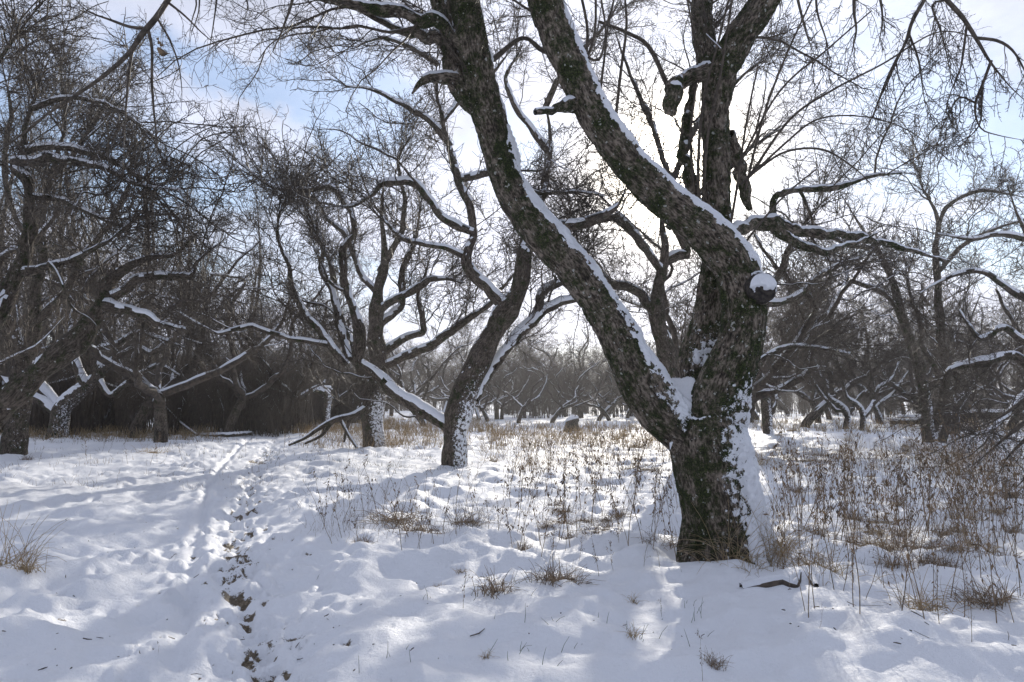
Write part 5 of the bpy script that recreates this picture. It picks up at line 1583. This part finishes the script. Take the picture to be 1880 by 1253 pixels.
for i in range(26):
    tuft(rng.uniform(1430, 1880), rng.uniform(900, 1060), tkb[int(rng.integers(2))] if rng.random() < .55 else tk[int(rng.integers(4))], rng.uniform(.5, 1.0), 'dead grass tuft among the weeds right of the big tree', 'tufts in the right thicket')
for i in range(14):
    tuft(rng.uniform(940, 1240), rng.uniform(920, 1030), tkb[int(rng.integers(2))], rng.uniform(.4, .8), 'dead grass tuft among the leafy weeds left of the big tree', 'tufts left of the big tree')
for i in range(40):
    tuft(rng.uniform(880, 1880), rng.uniform(795, 880), tk[int(rng.integers(4))], rng.uniform(.5, 1.0), 'pale grass tuft on the sunlit field behind the big tree', 'tufts on the sunlit field')
for i in range(8):
    tuft(rng.uniform(560, 1180), rng.uniform(1010, 1240), tk[4], rng.uniform(.3, .6), 'few dry blades poking through the foreground snow', 'sparse blades in the foreground')

def scatter_blades(name, label, n, boxes, h, mat, seed, w=.003, clump=6):
    r = np.random.default_rng(seed)
    pts = []
    for (x0, y0, x1, y1, wt) in boxes:
        m = int(n * wt / clump)
        px = r.uniform(x0, x1, m); py = y0 + (y1 - y0) * r.random(m)
        for a, b in zip(px, py):
            x, y = gx(a, b)
            pts.append((x, y))
    pts = np.repeat(np.array(pts), clump, 0)
    d = pts[:, 1]
    pts = pts + r.normal(0, .12, pts.shape)
    m = len(pts)
    z = ground_h(pts[:, 0], pts[:, 1])
    K = 3
    P_ = np.empty((m, K, 3)); P_[:, 0] = np.stack([pts[:, 0], pts[:, 1], z - .01], 1)
    D_ = nz(np.stack([r.normal(0, .35, m), r.normal(0, .35, m), np.ones(m)], 1))
    L = h * r.uniform(.3, 1.2, m)
    for i in range(1, K):
        D_ = nz(D_ + r.normal(0, .12, (m, 3)) + [0, 0, -.08 * i])
        P_[:, i] = P_[:, i - 1] + D_ * (L / (K - 1))[:, None]
    ww = w * np.clip(d / 12, .6, 3.0)
    R_ = ww[:, None] * np.linspace(1, .4, K)[None]
    V, Q, _, _ = tubes(P_, R_, 3)
    o = link(name, make_mesh(name, V, Q, mat))
    o['kind'] = 'stuff'; o['label'] = label; o['category'] = 'grass'
scatter_blades('dry_grass', 'tawny dry grass standing through the snow across the far field', 8500, [(540, 772, 900, 800, .45), (560, 800, 860, 830, .15), (900, 785, 1240, 830, .3), (1380, 775, 1880, 800, .25), (880, 830, 1880, 880, .15), (0, 795, 400, 812, .2)], .42, M_GRASS, 5, w=.0032)
scatter_blades('stubble', 'short brown stubble poking through the snow', 3600, [(0, 800, 420, 815, .35), (0, 815, 900, 900, .2), (900, 880, 1880, 1000, .35), (560, 900, 900, 1000, .2), (1400, 1000, 1880, 1100, .1)], .14, M_WEED, 6, w=.0022, clump=5)
scatter_blades('green_grass', 'sparse green blades poking through thin snow', 420, [(560, 840, 860, 880, .4), (300, 820, 520, 850, .2), (1380, 790, 1800, 870, .2), (560, 1050, 1300, 1240, .15)], .10, M_GREEN, 7, w=.003, clump=5)

for c in CNT: print('CNT', c)

def litter():
    r = np.random.default_rng(77)
    n = 260
    px = r.uniform(-50, 1930, n); py = 830 + 420 * r.random(n)
    P_ = np.empty((n, 3, 3)); 
    for i in range(n):
        x, y = gx(px[i], py[i])
        a = r.uniform(0, 6.28); L = .008 + .06 * r.random() ** 2.5 * (1 if r.random() < .9 else 2.5)
        for k in range(3):
            xx = x + math.cos(a) * L * (k - 1) * .5 + r.normal(0, L * .06); yy = y + math.sin(a) * L * (k - 1) * .5 + r.normal(0, L * .06)
            P_[i, k] = (xx, yy, 0)
    P_[:, :, 2] = ground_h(P_[:, :, 0].ravel(), P_[:, :, 1].ravel()).reshape(n, 3) + r.uniform(.004, .02, (n, 1))
    R_ = r.uniform(.0015, .0045, (n, 1)) * np.array([[.8, 1, .5]])
    V, Q, _, _ = tubes(P_, R_, 3)
    o = link('twig_litter', make_mesh('twig_litter', V, Q, M_TWIG)); o['kind'] = 'stuff'
    o['label'] = 'tiny fallen twigs and bark bits strewn over the snow'; o['category'] = 'litter'
litter()

# ------------------------------------------------------------------ thin winter haze
def build_haze(dens):
    hx, hy = 930.0, 930.0
    z0, z1 = -3.0, 26.0
    V = [[x, y, z] for x in (-hx, hx) for y in (-hy, hy) for z in (z0, z1)]
    Fq = [[0, 1, 3, 2], [4, 6, 7, 5], [0, 4, 5, 1], [2, 3, 7, 6], [0, 2, 6, 4], [1, 5, 7, 3]]
    me = bpy.data.meshes.new('haze'); me.from_pydata(V, [], Fq)
    m = bpy.data.materials.new('haze'); m.use_nodes = True
    t = m.node_tree; t.nodes.clear()
    out = N(t, 'ShaderNodeOutputMaterial'); v = N(t, 'ShaderNodeVolumePrincipled')
    v.inputs['Color'].default_value = (0.93, 0.95, 1.0, 1)
    v.inputs['Density'].default_value = dens
    v.inputs['Anisotropy'].default_value = 0.6
    t.links.new(v.outputs[0], out.inputs['Volume'])
    me.materials.append(m)
    o = link('haze', me); o['kind'] = 'stuff'
if HAZE > 0: build_haze(HAZE)
